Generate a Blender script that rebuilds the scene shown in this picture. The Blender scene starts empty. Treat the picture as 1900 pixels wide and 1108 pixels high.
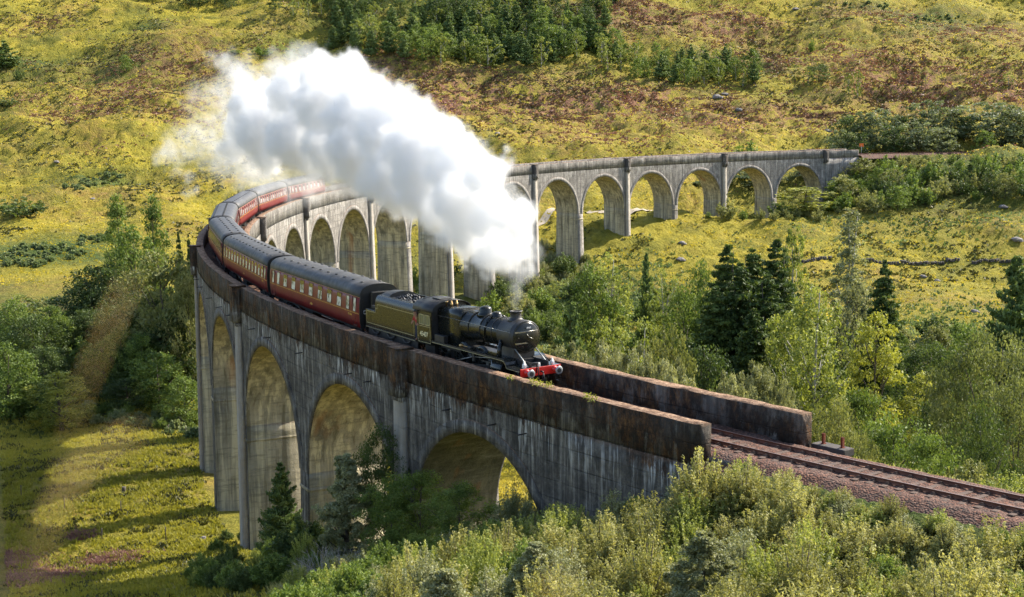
import bpy, math, random
import numpy as np
from mathutils import Matrix, Vector

# ------------------------------------------------------------------ camera, world, sun, exposure
scene = bpy.context.scene
COL = scene.collection
CAM = np.array([58.0487, -286.9224, 16.3908])
FWD = np.array([-0.81315205, 0.55984834, -0.15922806])
RGT = np.array([0.56893018, 0.82226055, -0.01435389])
UPV = np.array([-0.12289095, 0.10226154, 0.98713747])
FPX = 2823.27
cam_data = bpy.data.cameras.new("camera")
cam = bpy.data.objects.new("camera", cam_data)
COL.objects.link(cam)
scene.camera = cam
M = Matrix.Identity(4)
for i in range(3):
    M[i][0] = RGT[i]; M[i][1] = UPV[i]; M[i][2] = -FWD[i]; M[i][3] = CAM[i]
cam.matrix_world = M
cam_data.sensor_width = 36.0
cam_data.lens = FPX / 1900.0 * 36.0
cam_data.clip_start = 0.05
cam_data.clip_end = 5000.0
cam_data.dof.use_dof = True
cam_data.dof.focus_distance = 110.0
cam_data.dof.aperture_fstop = 3.2

SUN_EL, SUN_AZ = math.radians(39.0), math.radians(3.0)      # azimuth measured from +Y towards +X
world = bpy.data.worlds.new("World")
scene.world = world
world.use_nodes = True
wn = world.node_tree
sky = wn.nodes.new("ShaderNodeTexSky")
sky.sky_type = 'NISHITA'
sky.sun_disc = False
sky.sun_elevation = SUN_EL
sky.sun_rotation = SUN_AZ
sky.air_density = 1.0; sky.dust_density = 1.6; sky.ozone_density = 1.0
bg = wn.nodes["Background"]
bg.inputs[1].default_value = 0.15
wn.links.new(sky.outputs[0], bg.inputs[0])

sun_l = bpy.data.lights.new("sun", 'SUN')
sun_l.energy = 5.0
sun_l.angle = math.radians(0.53)
sun_l.color = (1.0, 0.92, 0.77)
sun = bpy.data.objects.new("sun", sun_l)
COL.objects.link(sun)
sd = Vector((math.sin(SUN_AZ) * math.cos(SUN_EL), math.cos(SUN_AZ) * math.cos(SUN_EL), math.sin(SUN_EL)))
sun.rotation_euler = sd.to_track_quat('Z', 'Y').to_euler()
sun.location = (0, 0, 200)

scene.view_settings.view_transform = 'Standard'
scene.view_settings.look = 'None'
scene.view_settings.gamma = 1.0
scene.view_settings.exposure = 1.05
scene.cycles.use_denoising = True
scene.cycles.max_bounces = 16
scene.cycles.diffuse_bounces = 3
scene.cycles.glossy_bounces = 3
scene.cycles.transmission_bounces = 5
scene.cycles.transparent_max_bounces = 12
scene.cycles.volume_bounces = 9
scene.cycles.volume_step_rate = 1.0
scene.cycles.use_adaptive_sampling = True
scene.cycles.adaptive_threshold = 0.02

# ------------------------------------------------------------------ small helpers
def tag(o, label=None, cat=None, group=None, kind=None):
    if label: o["label"] = label
    if cat: o["category"] = cat
    if group: o["group"] = group
    if kind: o["kind"] = kind
    return o

def empty(name, loc=(0, 0, 0), rot=None, parent=None):
    o = bpy.data.objects.new(name, None)
    COL.objects.link(o)
    o.location = loc
    if rot is not None: o.rotation_euler = rot
    o.empty_display_size = 0.5
    if parent: o.parent = parent
    return o

def np_mesh(name, V, F, mats=(), mi=None, attrs=None, smooth=False, uv=None):
    """V (n,3) array, F (m,k) array of equal-sized faces, or a list of such arrays."""
    me = bpy.data.meshes.new(name)
    V = np.asarray(V, dtype=np.float32)
    Fl = F if isinstance(F, list) else [F]
    Fl = [np.asarray(f, dtype=np.int32) for f in Fl if len(f)]
    nl = sum(f.size for f in Fl); nf = sum(len(f) for f in Fl)
    me.vertices.add(len(V)); me.vertices.foreach_set("co", V.ravel())
    me.loops.add(nl); me.loops.foreach_set("vertex_index", np.concatenate([f.ravel() for f in Fl]))
    me.polygons.add(nf)
    tot = np.concatenate([np.full(len(f), f.shape[1], np.int32) for f in Fl])
    st = np.concatenate([[0], np.cumsum(tot)[:-1]]).astype(np.int32)
    me.polygons.foreach_set("loop_start", st)
    me.polygons.foreach_set("loop_total", tot)
    if mi is not None: me.polygons.foreach_set("material_index", np.asarray(mi, np.int32))
    if smooth: me.polygons.foreach_set("use_smooth", np.ones(nf, bool))
    for m in mats: me.materials.append(m)
    for k, (dom, arr) in (attrs or {}).items():
        arr = np.asarray(arr, np.float32)
        if arr.ndim == 1:
            a = me.attributes.new(k, 'FLOAT', dom); a.data.foreach_set("value", arr)
        else:
            a = me.attributes.new(k, 'FLOAT_VECTOR', dom); a.data.foreach_set("vector", arr.ravel())
    me.update(calc_edges=True)
    me.validate()
    return me

def link(name, me, parent=None):
    o = bpy.data.objects.new(name, me)
    COL.objects.link(o)
    if parent is not None: o.parent = parent
    return o

class MB:
    """collects simple shapes in local coordinates, built as ONE mesh object"""
    def __init__(s): s.v = []; s.f = []; s.m = []; s.n = 0; s.sm = []
    def add(s, vs, fs, mat=0, smooth=False):
        b = s.n
        s.v.extend([tuple(map(float, q)) for q in vs]); s.n += len(vs)
        for f in fs:
            s.f.append([b + i for i in f]); s.m.append(mat); s.sm.append(smooth)
        return s
    def box(s, x0, x1, y0, y1, z0, z1, mat=0, bev=0.0):
        if bev <= 0:
            vs = [(x, y, z) for x in (x0, x1) for y in (y0, y1) for z in (z0, z1)]
            fs = [(0, 1, 3, 2), (4, 6, 7, 5), (0, 4, 5, 1), (2, 3, 7, 6), (0, 2, 6, 4), (1, 5, 7, 3)]
            return s.add(vs, fs, mat)
        bv = min(bev, (x1 - x0) * .45, (y1 - y0) * .45, (z1 - z0) * .45)
        # chamfered box: rounded in the XY outline and at top and bottom
        ol = [(x0 + bv, y0), (x1 - bv, y0), (x1, y0 + bv), (x1, y1 - bv), (x1 - bv, y1), (x0 + bv, y1), (x0, y1 - bv), (x0, y0 + bv)]
        cx, cy = (x0 + x1) / 2, (y0 + y1) / 2
        ins = [(cx + (x - cx) * (1 - bv / max((x1 - x0) / 2, 1e-6)), cy + (y - cy) * (1 - bv / max((y1 - y0) / 2, 1e-6))) for x, y in ol]
        rings = [[(x, y, z0) for x, y in ins], [(x, y, z0 + bv) for x, y in ol], [(x, y, z1 - bv) for x, y in ol], [(x, y, z1) for x, y in ins]]
        return s.loft(rings, mat, cap=True, smooth=False)
    def loft(s, rings, mat=0, cap=False, smooth=True, closed=True):
        k = len(rings[0]); vs = [p for r in rings for p in r]; fs = []
        for i in range(len(rings) - 1):
            for j in range(k if closed else k - 1):
                a = i * k + j; b = i * k + (j + 1) % k
                fs.append((a, b, b + k, a + k))
        s.add(vs, fs, mat, smooth)
        if cap:
            b = s.n - len(vs)
            s.f.append([b + j for j in reversed(range(k))]); s.m.append(mat); s.sm.append(False)
            s.f.append([b + (len(rings) - 1) * k + j for j in range(k)]); s.m.append(mat); s.sm.append(False)
        return s
    def tube(s, pts, r, seg=8, mat=0, cap=True, smooth=True):
        pts = [Vector(p) for p in pts]; rings = []
        rr = r if isinstance(r, (list, tuple)) else [r] * len(pts)
        prev = None
        for i, p in enumerate(pts):
            d = (pts[min(i + 1, len(pts) - 1)] - pts[max(i - 1, 0)])
            if d.length < 1e-9: d = Vector((0, 0, 1))
            d.normalize()
            if prev is None: u = d.orthogonal().normalized()
            else:
                u = prev - d * prev.dot(d)
                u = d.orthogonal().normalized() if u.length < 1e-6 else u.normalized()
            prev = u; w = d.cross(u)
            rings.append([tuple(p + (u * math.cos(a) + w * math.sin(a)) * rr[i]) for a in [2 * math.pi * j / seg for j in range(seg)]])
        return s.loft(rings, mat, cap=cap, smooth=smooth)
    def lathe(s, prof, origin, axis, seg=24, mat=0, cap=True, smooth=True):
        """prof: [(t along axis, radius)]"""
        o = Vector(origin); d = Vector(axis).normalized(); u = d.orthogonal().normalized(); w = d.cross(u)
        rings = [[tuple(o + d * t + (u * math.cos(a) + w * math.sin(a)) * r) for a in [2 * math.pi * j / seg for j in range(seg)]] for t, r in prof]
        return s.loft(rings, mat, cap=cap, smooth=smooth)
    def build(s, name, mats, parent=None, mesh_only=False):
        me = bpy.data.meshes.new(name)
        me.from_pydata(s.v, [], s.f)
        if not isinstance(mats, (list, tuple)): mats = [mats]
        for m in mats: me.materials.append(m)
        me.polygons.foreach_set("material_index", s.m)
        me.polygons.foreach_set("use_smooth", s.sm)
        me.update()
        return me if mesh_only else link(name, me, parent)

# value noise with numpy (hash lattice), used for terrain and scatter
def _h2(ix, iy, sd_):
    n = (ix.astype(np.int64) * 374761393 + iy.astype(np.int64) * 668265263 + sd_ * 974634777) & 0xffffffff
    n = ((n ^ (n >> 13)) * 1274126177) & 0xffffffff
    return ((n ^ (n >> 16)) & 0xffffff) / float(0xffffff)
def vnoise(x, y, seed=0):
    x = np.asarray(x, float); y = np.asarray(y, float)
    ix = np.floor(x); iy = np.floor(y); fx = x - ix; fy = y - iy
    fx = fx * fx * fx * (fx * (fx * 6 - 15) + 10); fy = fy * fy * fy * (fy * (fy * 6 - 15) + 10)
    ix = ix.astype(np.int64); iy = iy.astype(np.int64)
    a = _h2(ix, iy, seed); b = _h2(ix + 1, iy, seed); c = _h2(ix, iy + 1, seed); d = _h2(ix + 1, iy + 1, seed)
    return (a * (1 - fx) + b * fx) * (1 - fy) + (c * (1 - fx) + d * fx) * fy
def fbm(x, y, seed=0, oct=4, gain=0.5):
    s = 0; a = 1; t = 0
    for i in range(oct):
        s = s + a * vnoise(x * 2 ** i + 17.3 * i, y * 2 ** i - 9.1 * i, seed + i); t += a; a *= gain
    return s / t

def Q(px, py, depth):
    """a world point as surveyed: photograph pixel at a known distance"""
    return CAM + depth * (FWD + (px - 950) / FPX * RGT - (py - 554) / FPX * UPV)

# ------------------------------------------------------------------ the railway alignment
BAY, HC, HW = 16.7163, 3.5367, 2.777          # arch bay, crown below parapet top, half width
RAIL = -1.1424                                 # rail level below parapet top
_s = np.linspace(-160, 560, 2881)
_u = (_s / (21 * BAY)) * 2 - 1
_uc = np.clip(_u, -1.5, 1.4)
_k = (1 - 0.0221 * _uc - 0.14465 * _uc * _uc) * 1.19215 / 241.0
_th = np.cumsum(_k) * (_s[1] - _s[0]); _th -= np.interp(0, _s, _th)
_hd = np.pi - _th
_x = np.cumsum(np.cos(_hd)) * (_s[1] - _s[0]); _y = np.cumsum(np.sin(_hd)) * (_s[1] - _s[0])
_x -= np.interp(0, _s, _x); _y -= np.interp(0, _s, _y); _y -= 241.0
def zt(S): S = np.asarray(S, float); return -0.0246 * S + 0.024586 * S * S / 1e4
def T(S, lat=0.0, dz=0.0):
    """track coordinates -> world. S along the line, lat outwards (towards the lower left), dz above parapet top"""
    S = np.asarray(S, float)
    X = np.interp(S, _s, _x); Y = np.interp(S, _s, _y); h = np.interp(S, _s, _hd)
    return np.stack([X - np.sin(h) * lat, Y + np.cos(h) * lat, zt(S) + dz + 0 * X], -1)
def heading(S): return float(np.interp(S, _s, _hd))

# ------------------------------------------------------------------ materials
def mat_new(name):
    m = bpy.data.materials.new(name); m.use_nodes = True
    nt = m.node_tree; return m, nt, nt.nodes["Principled BSDF"], nt.nodes["Material Output"]
def N(nt, typ, **kw):
    n = nt.nodes.new(typ)
    for k, v in kw.items():
        if k.startswith("i_"): n.inputs[int(k[2:])].default_value = v
        elif k.startswith("in_"): n.inputs[k[3:].replace("_", " ")].default_value = v
        else: setattr(n, k, v)
    return n
def L(nt, a, b): nt.links.new(a, b)
def ramp(nt, fac, stops, interp='LINEAR'):
    r = N(nt, "ShaderNodeValToRGB"); r.color_ramp.interpolation = interp
    el = r.color_ramp.elements
    while len(el) < len(stops): el.new(0.5)
    for e, (p, c) in zip(el, stops):
        e.position = p; e.color = (c, c, c, 1) if isinstance(c, (int, float)) else (*c, 1)
    L(nt, fac, r.inputs[0]); return r.outputs[0]
def mix(nt, fac, a, b, mode='MIX'):
    m = N(nt, "ShaderNodeMix", data_type='RGBA', blend_type=mode)
    for sock, v in ((m.inputs[0], fac), (m.inputs[6], a), (m.inputs[7], b)):
        if hasattr(v, "links"): L(nt, v, sock)
        elif isinstance(v, (int, float)): sock.default_value = v
        else: sock.default_value = (*v, 1)
    return m.outputs[2]
def math_(nt, op, a, b=None, c=None, clamp=False):
    m = N(nt, "ShaderNodeMath", operation=op, use_clamp=clamp)
    for i, v in enumerate((a, b, c)):
        if v is None: continue
        if hasattr(v, "links"): L(nt, v, m.inputs[i])
        else: m.inputs[i].default_value = v
    return m.outputs[0]
def noise(nt, vec, scale, detail=4, rough=0.55, dist=0.0, col=False):
    n = N(nt, "ShaderNodeTexNoise"); n.inputs["Scale"].default_value = scale
    n.inputs["Detail"].default_value = detail; n.inputs["Roughness"].default_value = rough; n.inputs["Distortion"].default_value = dist
    if vec is not None: L(nt, vec, n.inputs["Vector"])
    return n.outputs["Color" if col else "Fac"]
def mapping(nt, vec, scale=(1, 1, 1), rot=(0, 0, 0), loc=(0, 0, 0)):
    m = N(nt, "ShaderNodeMapping"); m.inputs["Scale"].default_value = scale; m.inputs["Rotation"].default_value = rot
    m.inputs["Location"].default_value = loc; L(nt, vec, m.inputs["Vector"]); return m.outputs[0]
def attr(nt, name, out="Vector"):
    return N(nt, "ShaderNodeAttribute", attribute_name=name).outputs[out]
def pos(nt): return N(nt, "ShaderNodeNewGeometry").outputs["Position"]
def bump(nt, h, strength, dist, bs, normal=None):
    b = N(nt, "ShaderNodeBump"); b.inputs["Strength"].default_value = strength; b.inputs["Distance"].default_value = dist
    L(nt, h, b.inputs["Height"])
    if normal is not None: L(nt, normal, b.inputs["Normal"])
    L(nt, b.outputs[0], bs.inputs["Normal"]); return b.outputs[0]
def simple(name, col, rough=0.6, metal=0.0, spec=0.5, var=0.15, vscale=3.0, bmp=0.0, bscale=20.0, coat=0.0):
    m, nt, bs, out = mat_new(name)
    tc = N(nt, "ShaderNodeTexCoord").outputs["Object"]
    n1 = noise(nt, tc, vscale, 5, 0.6)
    dark = tuple(c * (1 - var) for c in col); lite = tuple(min(1, c * (1 + var)) for c in col)
    L(nt, ramp(nt, n1, [(0.3, dark), (0.7, lite)]), bs.inputs["Base Color"])
    r2 = noise(nt, tc, vscale * 2.3, 4)
    L(nt, ramp(nt, r2, [(0.3, max(0.02, rough * 0.85)), (0.7, min(1, rough * 1.15))]), bs.inputs["Roughness"])
    bs.inputs["Metallic"].default_value = metal; bs.inputs["Specular IOR Level"].default_value = spec
    bs.inputs["Coat Weight"].default_value = coat; bs.inputs["Coat Roughness"].default_value = 0.08
    if bmp > 0: bump(nt, noise(nt, tc, bscale, 5), bmp, 0.02, bs)
    return m
# ------------------------------------------------------------------ terrain height (surveyed points, smooth interpolation)
SURV = np.array([[-568.2,-162.8,39.9],[-493.0,-179.1,19.4],[-426.0,-193.5,3.4],[-708.8,-146.0,70.0],[-900.5,-110.7,105.0],[-521.9,-95.8,38.7],[-452.1,-119.9,18.3],[-389.9,-141.3,2.4],[-650.7,-62.1,70.0],[-827.9,-5.9,105.0],[-481.3,-37.2,37.7],[-416.3,-68.1,17.4],[-358.3,-95.6,1.6],[-600.0,11.3,70.0],[-764.5,85.9,105.0],[-440.8,21.4,36.7],[-380.4,-16.4,16.5],[-326.7,-49.9,0.8],[-549.2,84.7,70.0],[-701.0,177.6,105.0],[-400.2,80.0,35.6],[-344.6,35.4,15.6],[-295.1,-4.3,0.1],[-498.4,158.1,70.0],[-637.5,269.4,105.0],[-359.7,138.6,34.6],[-308.8,87.2,14.7],[-263.5,41.4,-0.7],[-447.6,231.5,70.0],[-574.0,361.1,105.0],[-319.1,197.2,33.6],[-272.9,139.0,13.8],[-231.9,87.1,-1.5],[-396.8,304.9,70.0],[-510.6,452.8,105.0],[-272.7,264.2,32.4],[-232.0,198.2,12.8],[-195.8,139.3,-2.5],[-338.8,388.8,70.0],[-438.0,557.7,105.0],[-370.2,-205.3,-9.1],[-346.2,-170.6,-9.7],[-322.1,-135.8,-10.3],[-298.1,-101.0,-10.9],[-277.3,-64.0,-11.8],[-254.8,-79.1,-16.6],[-261.1,-40.6,-12.2],[-239.7,-57.2,-16.9],[-244.9,-17.2,-12.6],[-224.5,-35.3,-17.3],[-238.0,15.7,-14.0],[-224.2,32.2,-7.6],[-207.6,56.2,-8.0],[-178.6,98.2,-8.8],[-304.2,-218.9,-17.1],[-246.5,-230.3,-18.8],[-283.8,-189.3,-17.6],[-229.3,-205.4,-19.2],[-270.1,-169.6,-17.9],[-217.8,-188.8,-19.5],[-259.9,-154.9,-18.2],[-209.2,-176.3,-19.7],[-187.4,-234.1,-20.1],[-175.6,-217.0,-20.4],[-161.4,-205.1,-19.9],[-149.7,-242.9,-23.8],[-139.7,-228.4,-24.0],[-131.6,-216.7,-24.3],[-124.0,-248.8,-25.1],[-115.2,-236.0,-25.4],[-109.1,-227.3,-25.5],[-88.4,-246.9,-24.4],[-82.4,-238.2,-24.5],[-77.6,-233.0,-24.3],[-61.9,-254.6,-23.6],[-57.0,-247.5,-23.7],[-51.1,-240.7,-23.5],[-42.4,-258.6,-20.0],[-36.4,-249.9,-18.5],[-24.2,-246.1,-14.5],[-13.7,-269.1,-12.0],[-9.5,-263.0,-12.0],[-5.2,-256.9,-10.5],[-3.4,-250.8,-8.5],[17.9,-275.6,-3.5],[21.1,-270.9,-3.5],[25.1,-265.1,-1.8],[29.1,-259.3,-1.6],[34.0,-255.7,-1.2],[37.6,-281.8,4.6],[48.8,-284.6,9.5],[40.0,-278.3,4.6],[49.9,-283.1,9.5],[41.8,-275.7,4.6],[50.7,-281.9,9.5],[43.6,-273.1,4.6],[51.5,-280.7,9.5],[46.0,-269.6,4.6],[52.6,-279.1,9.5],[58.0,-286.9,14.6],[68.0,-294.9,17.0],[98.0,-316.9,30.0],[178.0,-366.9,50.0],[10.9,-254.5,-5.0],[18.9,-253.3,-4.2],[24.8,-251.7,-3.2],[10.2,-245.8,-4.2],[-0.0,-246.0,-8.0],[-8.5,-245.8,-10.0],[-8.2,-235.8,-11.0],[-17.1,-245.4,-12.5],[-34.1,-243.4,-17.5],[-50.6,-239.3,-21.2],[-67.0,-234.8,-23.3],[-83.1,-229.0,-24.7],[-111.4,-210.3,-28.0],[-138.4,-190.6,-30.5],[-161.7,-166.7,-32.0],[-180.8,-139.3,-31.5],[-192.5,-108.1,-30.0],[-197.8,-92.5,-26.6],[-201.8,-76.6,-26.0],[-204.6,-60.3,-24.8],[-206.2,-43.9,-24.8],[-206.6,-27.4,-24.6],[-209.2,-15.7,-23.6],[-208.1,-4.0,-21.5],[-206.0,10.9,-14.0],[-217.6,-27.3,-24.0],[-217.2,-44.6,-24.5],[-217.8,-9.9,-22.0],[-200.8,-11.3,-23.0],[9.8,-234.8,-4.5],[14.9,-215.5,-11.0],[13.1,-190.5,-22.0],[47.7,-226.0,-3.0],[43.6,-206.4,-9.0],[37.4,-177.1,-19.0],[-16.1,-232.4,-14.0],[-14.5,-210.5,-22.0],[-47.9,-227.6,-24.0],[-43.0,-206.1,-28.0],[89.8,-202.6,-3.0],[74.6,-165.6,-15.0],[101.1,-230.3,2.0],[-176.8,-105.9,-32.2],[-150.8,-100.8,-33.5],[-135.9,-87.9,-32.9],[-106.2,-118.2,-33.9],[-117.4,-73.3,-32.0],[-103.8,-53.6,-32.4],[-150.8,-33.3,-28.6],[-134.7,-10.0,-29.0],[-178.1,-19.3,-22.1],[-158.7,3.5,-22.2],[-144.8,23.6,-22.6],[-177.1,-77.4,-30.7],[-180.9,-42.3,-26.1],[-86.4,-148.7,-33.0],[-72.3,-128.4,-31.0],[-54.3,-119.7,-27.0],[-114.2,-154.1,-33.0],[-69.9,-176.9,-32.0]])
_c = 12.0
def _rbf_build(p, lam=2.0):
    D = np.sqrt(((p[:, None, :2] - p[None, :, :2]) ** 2).sum(-1) + _c * _c); n = len(p)
    A = np.zeros((n + 3, n + 3)); A[:n, :n] = D - lam * np.eye(n)
    A[:n, n] = 1; A[:n, n + 1:] = p[:, :2] / 100; A[n, :n] = 1; A[n + 1:, :n] = p[:, :2].T / 100
    return np.linalg.solve(A, np.concatenate([p[:, 2], [0, 0, 0]]))
_w = _rbf_build(SURV)
_ts = np.linspace(-150, 550, 701); _tp = T(_ts)
def track_st(X, Y):
    """nearest track station and lateral offset for points near the line"""
    S = np.zeros_like(X); Lt = np.full_like(X, 1e3); best = np.full_like(X, 1e9)
    for s0, (tx, ty, tz) in list(zip(_ts, _tp))[::4]:
        d = (X - tx) ** 2 + (Y - ty) ** 2; m = d < best
        best = np.where(m, d, best); S = np.where(m, s0, S)
    for _ in range(2):
        px = np.interp(S, _s, _x); py = np.interp(S, _s, _y); h = np.interp(S, _s, _hd)
        S = S + (X - px) * np.cos(h) + (Y - py) * np.sin(h)
    px = np.interp(S, _s, _x); py = np.interp(S, _s, _y); h = np.interp(S, _s, _hd)
    return S, -(X - px) * np.sin(h) + (Y - py) * np.cos(h)
def sstep(a, b, x): t = np.clip((x - a) / (b - a), 0, 1); return t * t * (3 - 2 * t)
def ground(X, Y, detail=True):
    X = np.atleast_1d(np.asarray(X, float)); Y = np.atleast_1d(np.asarray(Y, float)); sh = X.shape
    X = X.ravel(); Y = Y.ravel()
    z = _w[-3] + _w[-2] * X / 100 + _w[-1] * Y / 100
    for i in range(len(SURV)):
        z = z + _w[i] * np.sqrt((X - SURV[i, 0]) ** 2 + (Y - SURV[i, 1]) ** 2 + _c * _c)
    dep = (X - CAM[0]) * -0.8236 + (Y - CAM[1]) * 0.567
    hill = sstep(260, 380, dep)
    z = z + hill * ((fbm(X / 62, Y / 62, 3, 3) - 0.5) * 11.0 + (fbm(X / 19, Y / 19, 9, 3) - 0.5) * 6.2 - np.abs(fbm(X / 34, Y / 34, 14, 2) - 0.5) * 9.0)
    z = z + sstep(100, 160, dep) * (1 - hill) * (fbm(X / 18, Y / 18, 12, 3) - 0.5) * 2.0
    S, lat = track_st(X, Y)
    base = zt(S) + RAIL - 0.5
    al = np.abs(lat)
    off = np.maximum(sstep(-7.5, -13.0, S), sstep(21.9 * BAY, 22.5 * BAY, S))      # on the embankments
    emb = base - np.maximum(al - 2.6, 0) * 0.62
    cut = base + np.maximum(al - 3.4, 0) * 0.5
    z2 = np.minimum(np.maximum(z, emb), np.where(al < 14, cut, 1e9))
    z = z + (z2 - z) * off
    if detail:
        amp = 0.16 + 0.85 * hill
        U = X * 0.567 + Y * 0.8236; W = dep
        wx = fbm(U / 9, W / 9, 31, 2) * 5
        t = fbm(U / 4.2 + wx, W / 2.4 + wx, 21, 3, 0.6)
        t = 1 - np.abs(2 * t - 1) * 2.2
        near = sstep(4.5, 8.0, al) + (1 - off)
        z = z + t * amp * np.clip(near, 0, 1)
    return z.reshape(sh)
def gz(x, y): return float(gfast(np.array([x]), np.array([y]))[0])
def gfast(X, Y):
    """height of the ground sheet itself (bilinear on its own grid)"""
    X = np.asarray(X, float); Y = np.asarray(Y, float); dx = X - CAM[0]; dy = Y - CAM[1]
    u = -0.8236 * dx + 0.567 * dy; v = 0.567 * dx + 0.8236 * dy
    t = v / (110 + 0.42 * np.maximum(u, 0)); fi = np.interp(u, us, np.arange(len(us))); fj = np.clip((t + 1) / 2 * 639, 0, 638.999)
    i = np.minimum(fi.astype(int), len(us) - 2); j = fj.astype(int); a = fi - i; b = fj - j
    return (GZ[i, j] * (1 - a) + GZ[i + 1, j] * a) * (1 - b) + (GZ[i, j + 1] * (1 - a) + GZ[i + 1, j + 1] * a) * b

# ---- the one ground sheet, finer near the viewer
us = [-30.0]
while us[-1] < 1300: us.append(us[-1] + max(0.55, 0.0023 * us[-1] + 0.12))
us = np.array(us); tv = np.linspace(-1, 1, 640)
UU, TT = np.meshgrid(us, tv, indexing='ij')
VV = TT * (110 + 0.42 * np.maximum(UU, 0))
GX = CAM[0] - 0.8236 * UU + 0.567 * VV; GY = CAM[1] + 0.567 * UU + 0.8236 * VV
GZ = ground(GX, GY)
nu, nv = GX.shape
idx = np.arange(nu * nv).reshape(nu, nv)
GF = np.stack([idx[:-1, :-1], idx[1:, :-1], idx[1:, 1:], idx[:-1, 1:]], -1).reshape(-1, 4)
# ground cover masks, in world coordinates: heath, lush, dark wood floor
def blobs(X, Y, L_):
    m = np.zeros_like(X)
    for (px, py, d, r, a) in L_:
        c = Q(px, py, d); m = np.maximum(m, a * np.exp(-((X - c[0]) ** 2 + (Y - c[1]) ** 2) / (r * r)))
    return m
HEATH = [(230, 190, 455, 26, .75), (330, 120, 495, 22, .6), (250, 150, 475, 20, .7), (700, 140, 482, 24, 1), (850, 170, 465, 30, 1), (1000, 180, 458, 26, 1), (1150, 170, 465, 26, 1),
         (1300, 190, 450, 26, .8), (1700, 150, 478, 30, 1), (1850, 160, 470, 22, 1.2), (1500, 190, 452, 16, .9), (1180, 40, 545, 26, 1), (1350, 40, 545, 24, .9), (1420, 90, 512, 22, .8),
         (1600, 30, 550, 25, .5), (1820, 60, 530, 25, .5), (60, 30, 550, 12, .4), (60, 1080, 116, 3, .6), (1560, 110, 502, 20, .5), (300, 210, 440, 14, .6), (1150, 250, 424, 40, .35), (900, 260, 420, 30, .3)]
LUSH = [(60, 90, 505, 20, .8), (230, 110, 498, 16, .8), (270, 40, 540, 15, .8), (180, 340, 375, 13, .9), (80, 480, 283, 16, 1), (180, 480, 280, 12, .8), (550, 80, 515, 14, .8), (1420, 110, 502, 16, .7),
        (1730, 40, 545, 24, .9), (1640, 20, 560, 16, .8), (1330, 100, 508, 14, .8), (0, 700, 200, 40, 1), (250, 700, 198, 40, 1), (1200, 560, 300, 12, .9), (1050, 560, 300, 22, 1), (1300, 700, 236, 40, 1),
        (1600, 700, 236, 40, 1), (1800, 740, 225, 40, 1), (1650, 340, 372, 30, .9), (1850, 340, 372, 30, .9), (700, 1100, 70, 22, 1), (1200, 1000, 62, 26, 1), (1700, 1000, 56, 22, 1), (900, 30, 555, 60, .8)]
heath = blobs(GX.ravel(), GY.ravel(), HEATH); lush = blobs(GX.ravel(), GY.ravel(), LUSH)
PATH_PTS = [Q(880, 442, 332), Q(960, 428, 337), Q(1000, 415, 342), Q(1040, 401, 350), Q(1090, 396, 352), Q(1150, 404, 352), Q(1190, 398, 356), Q(1230, 388, 362), Q(1290, 384, 365)]

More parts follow.
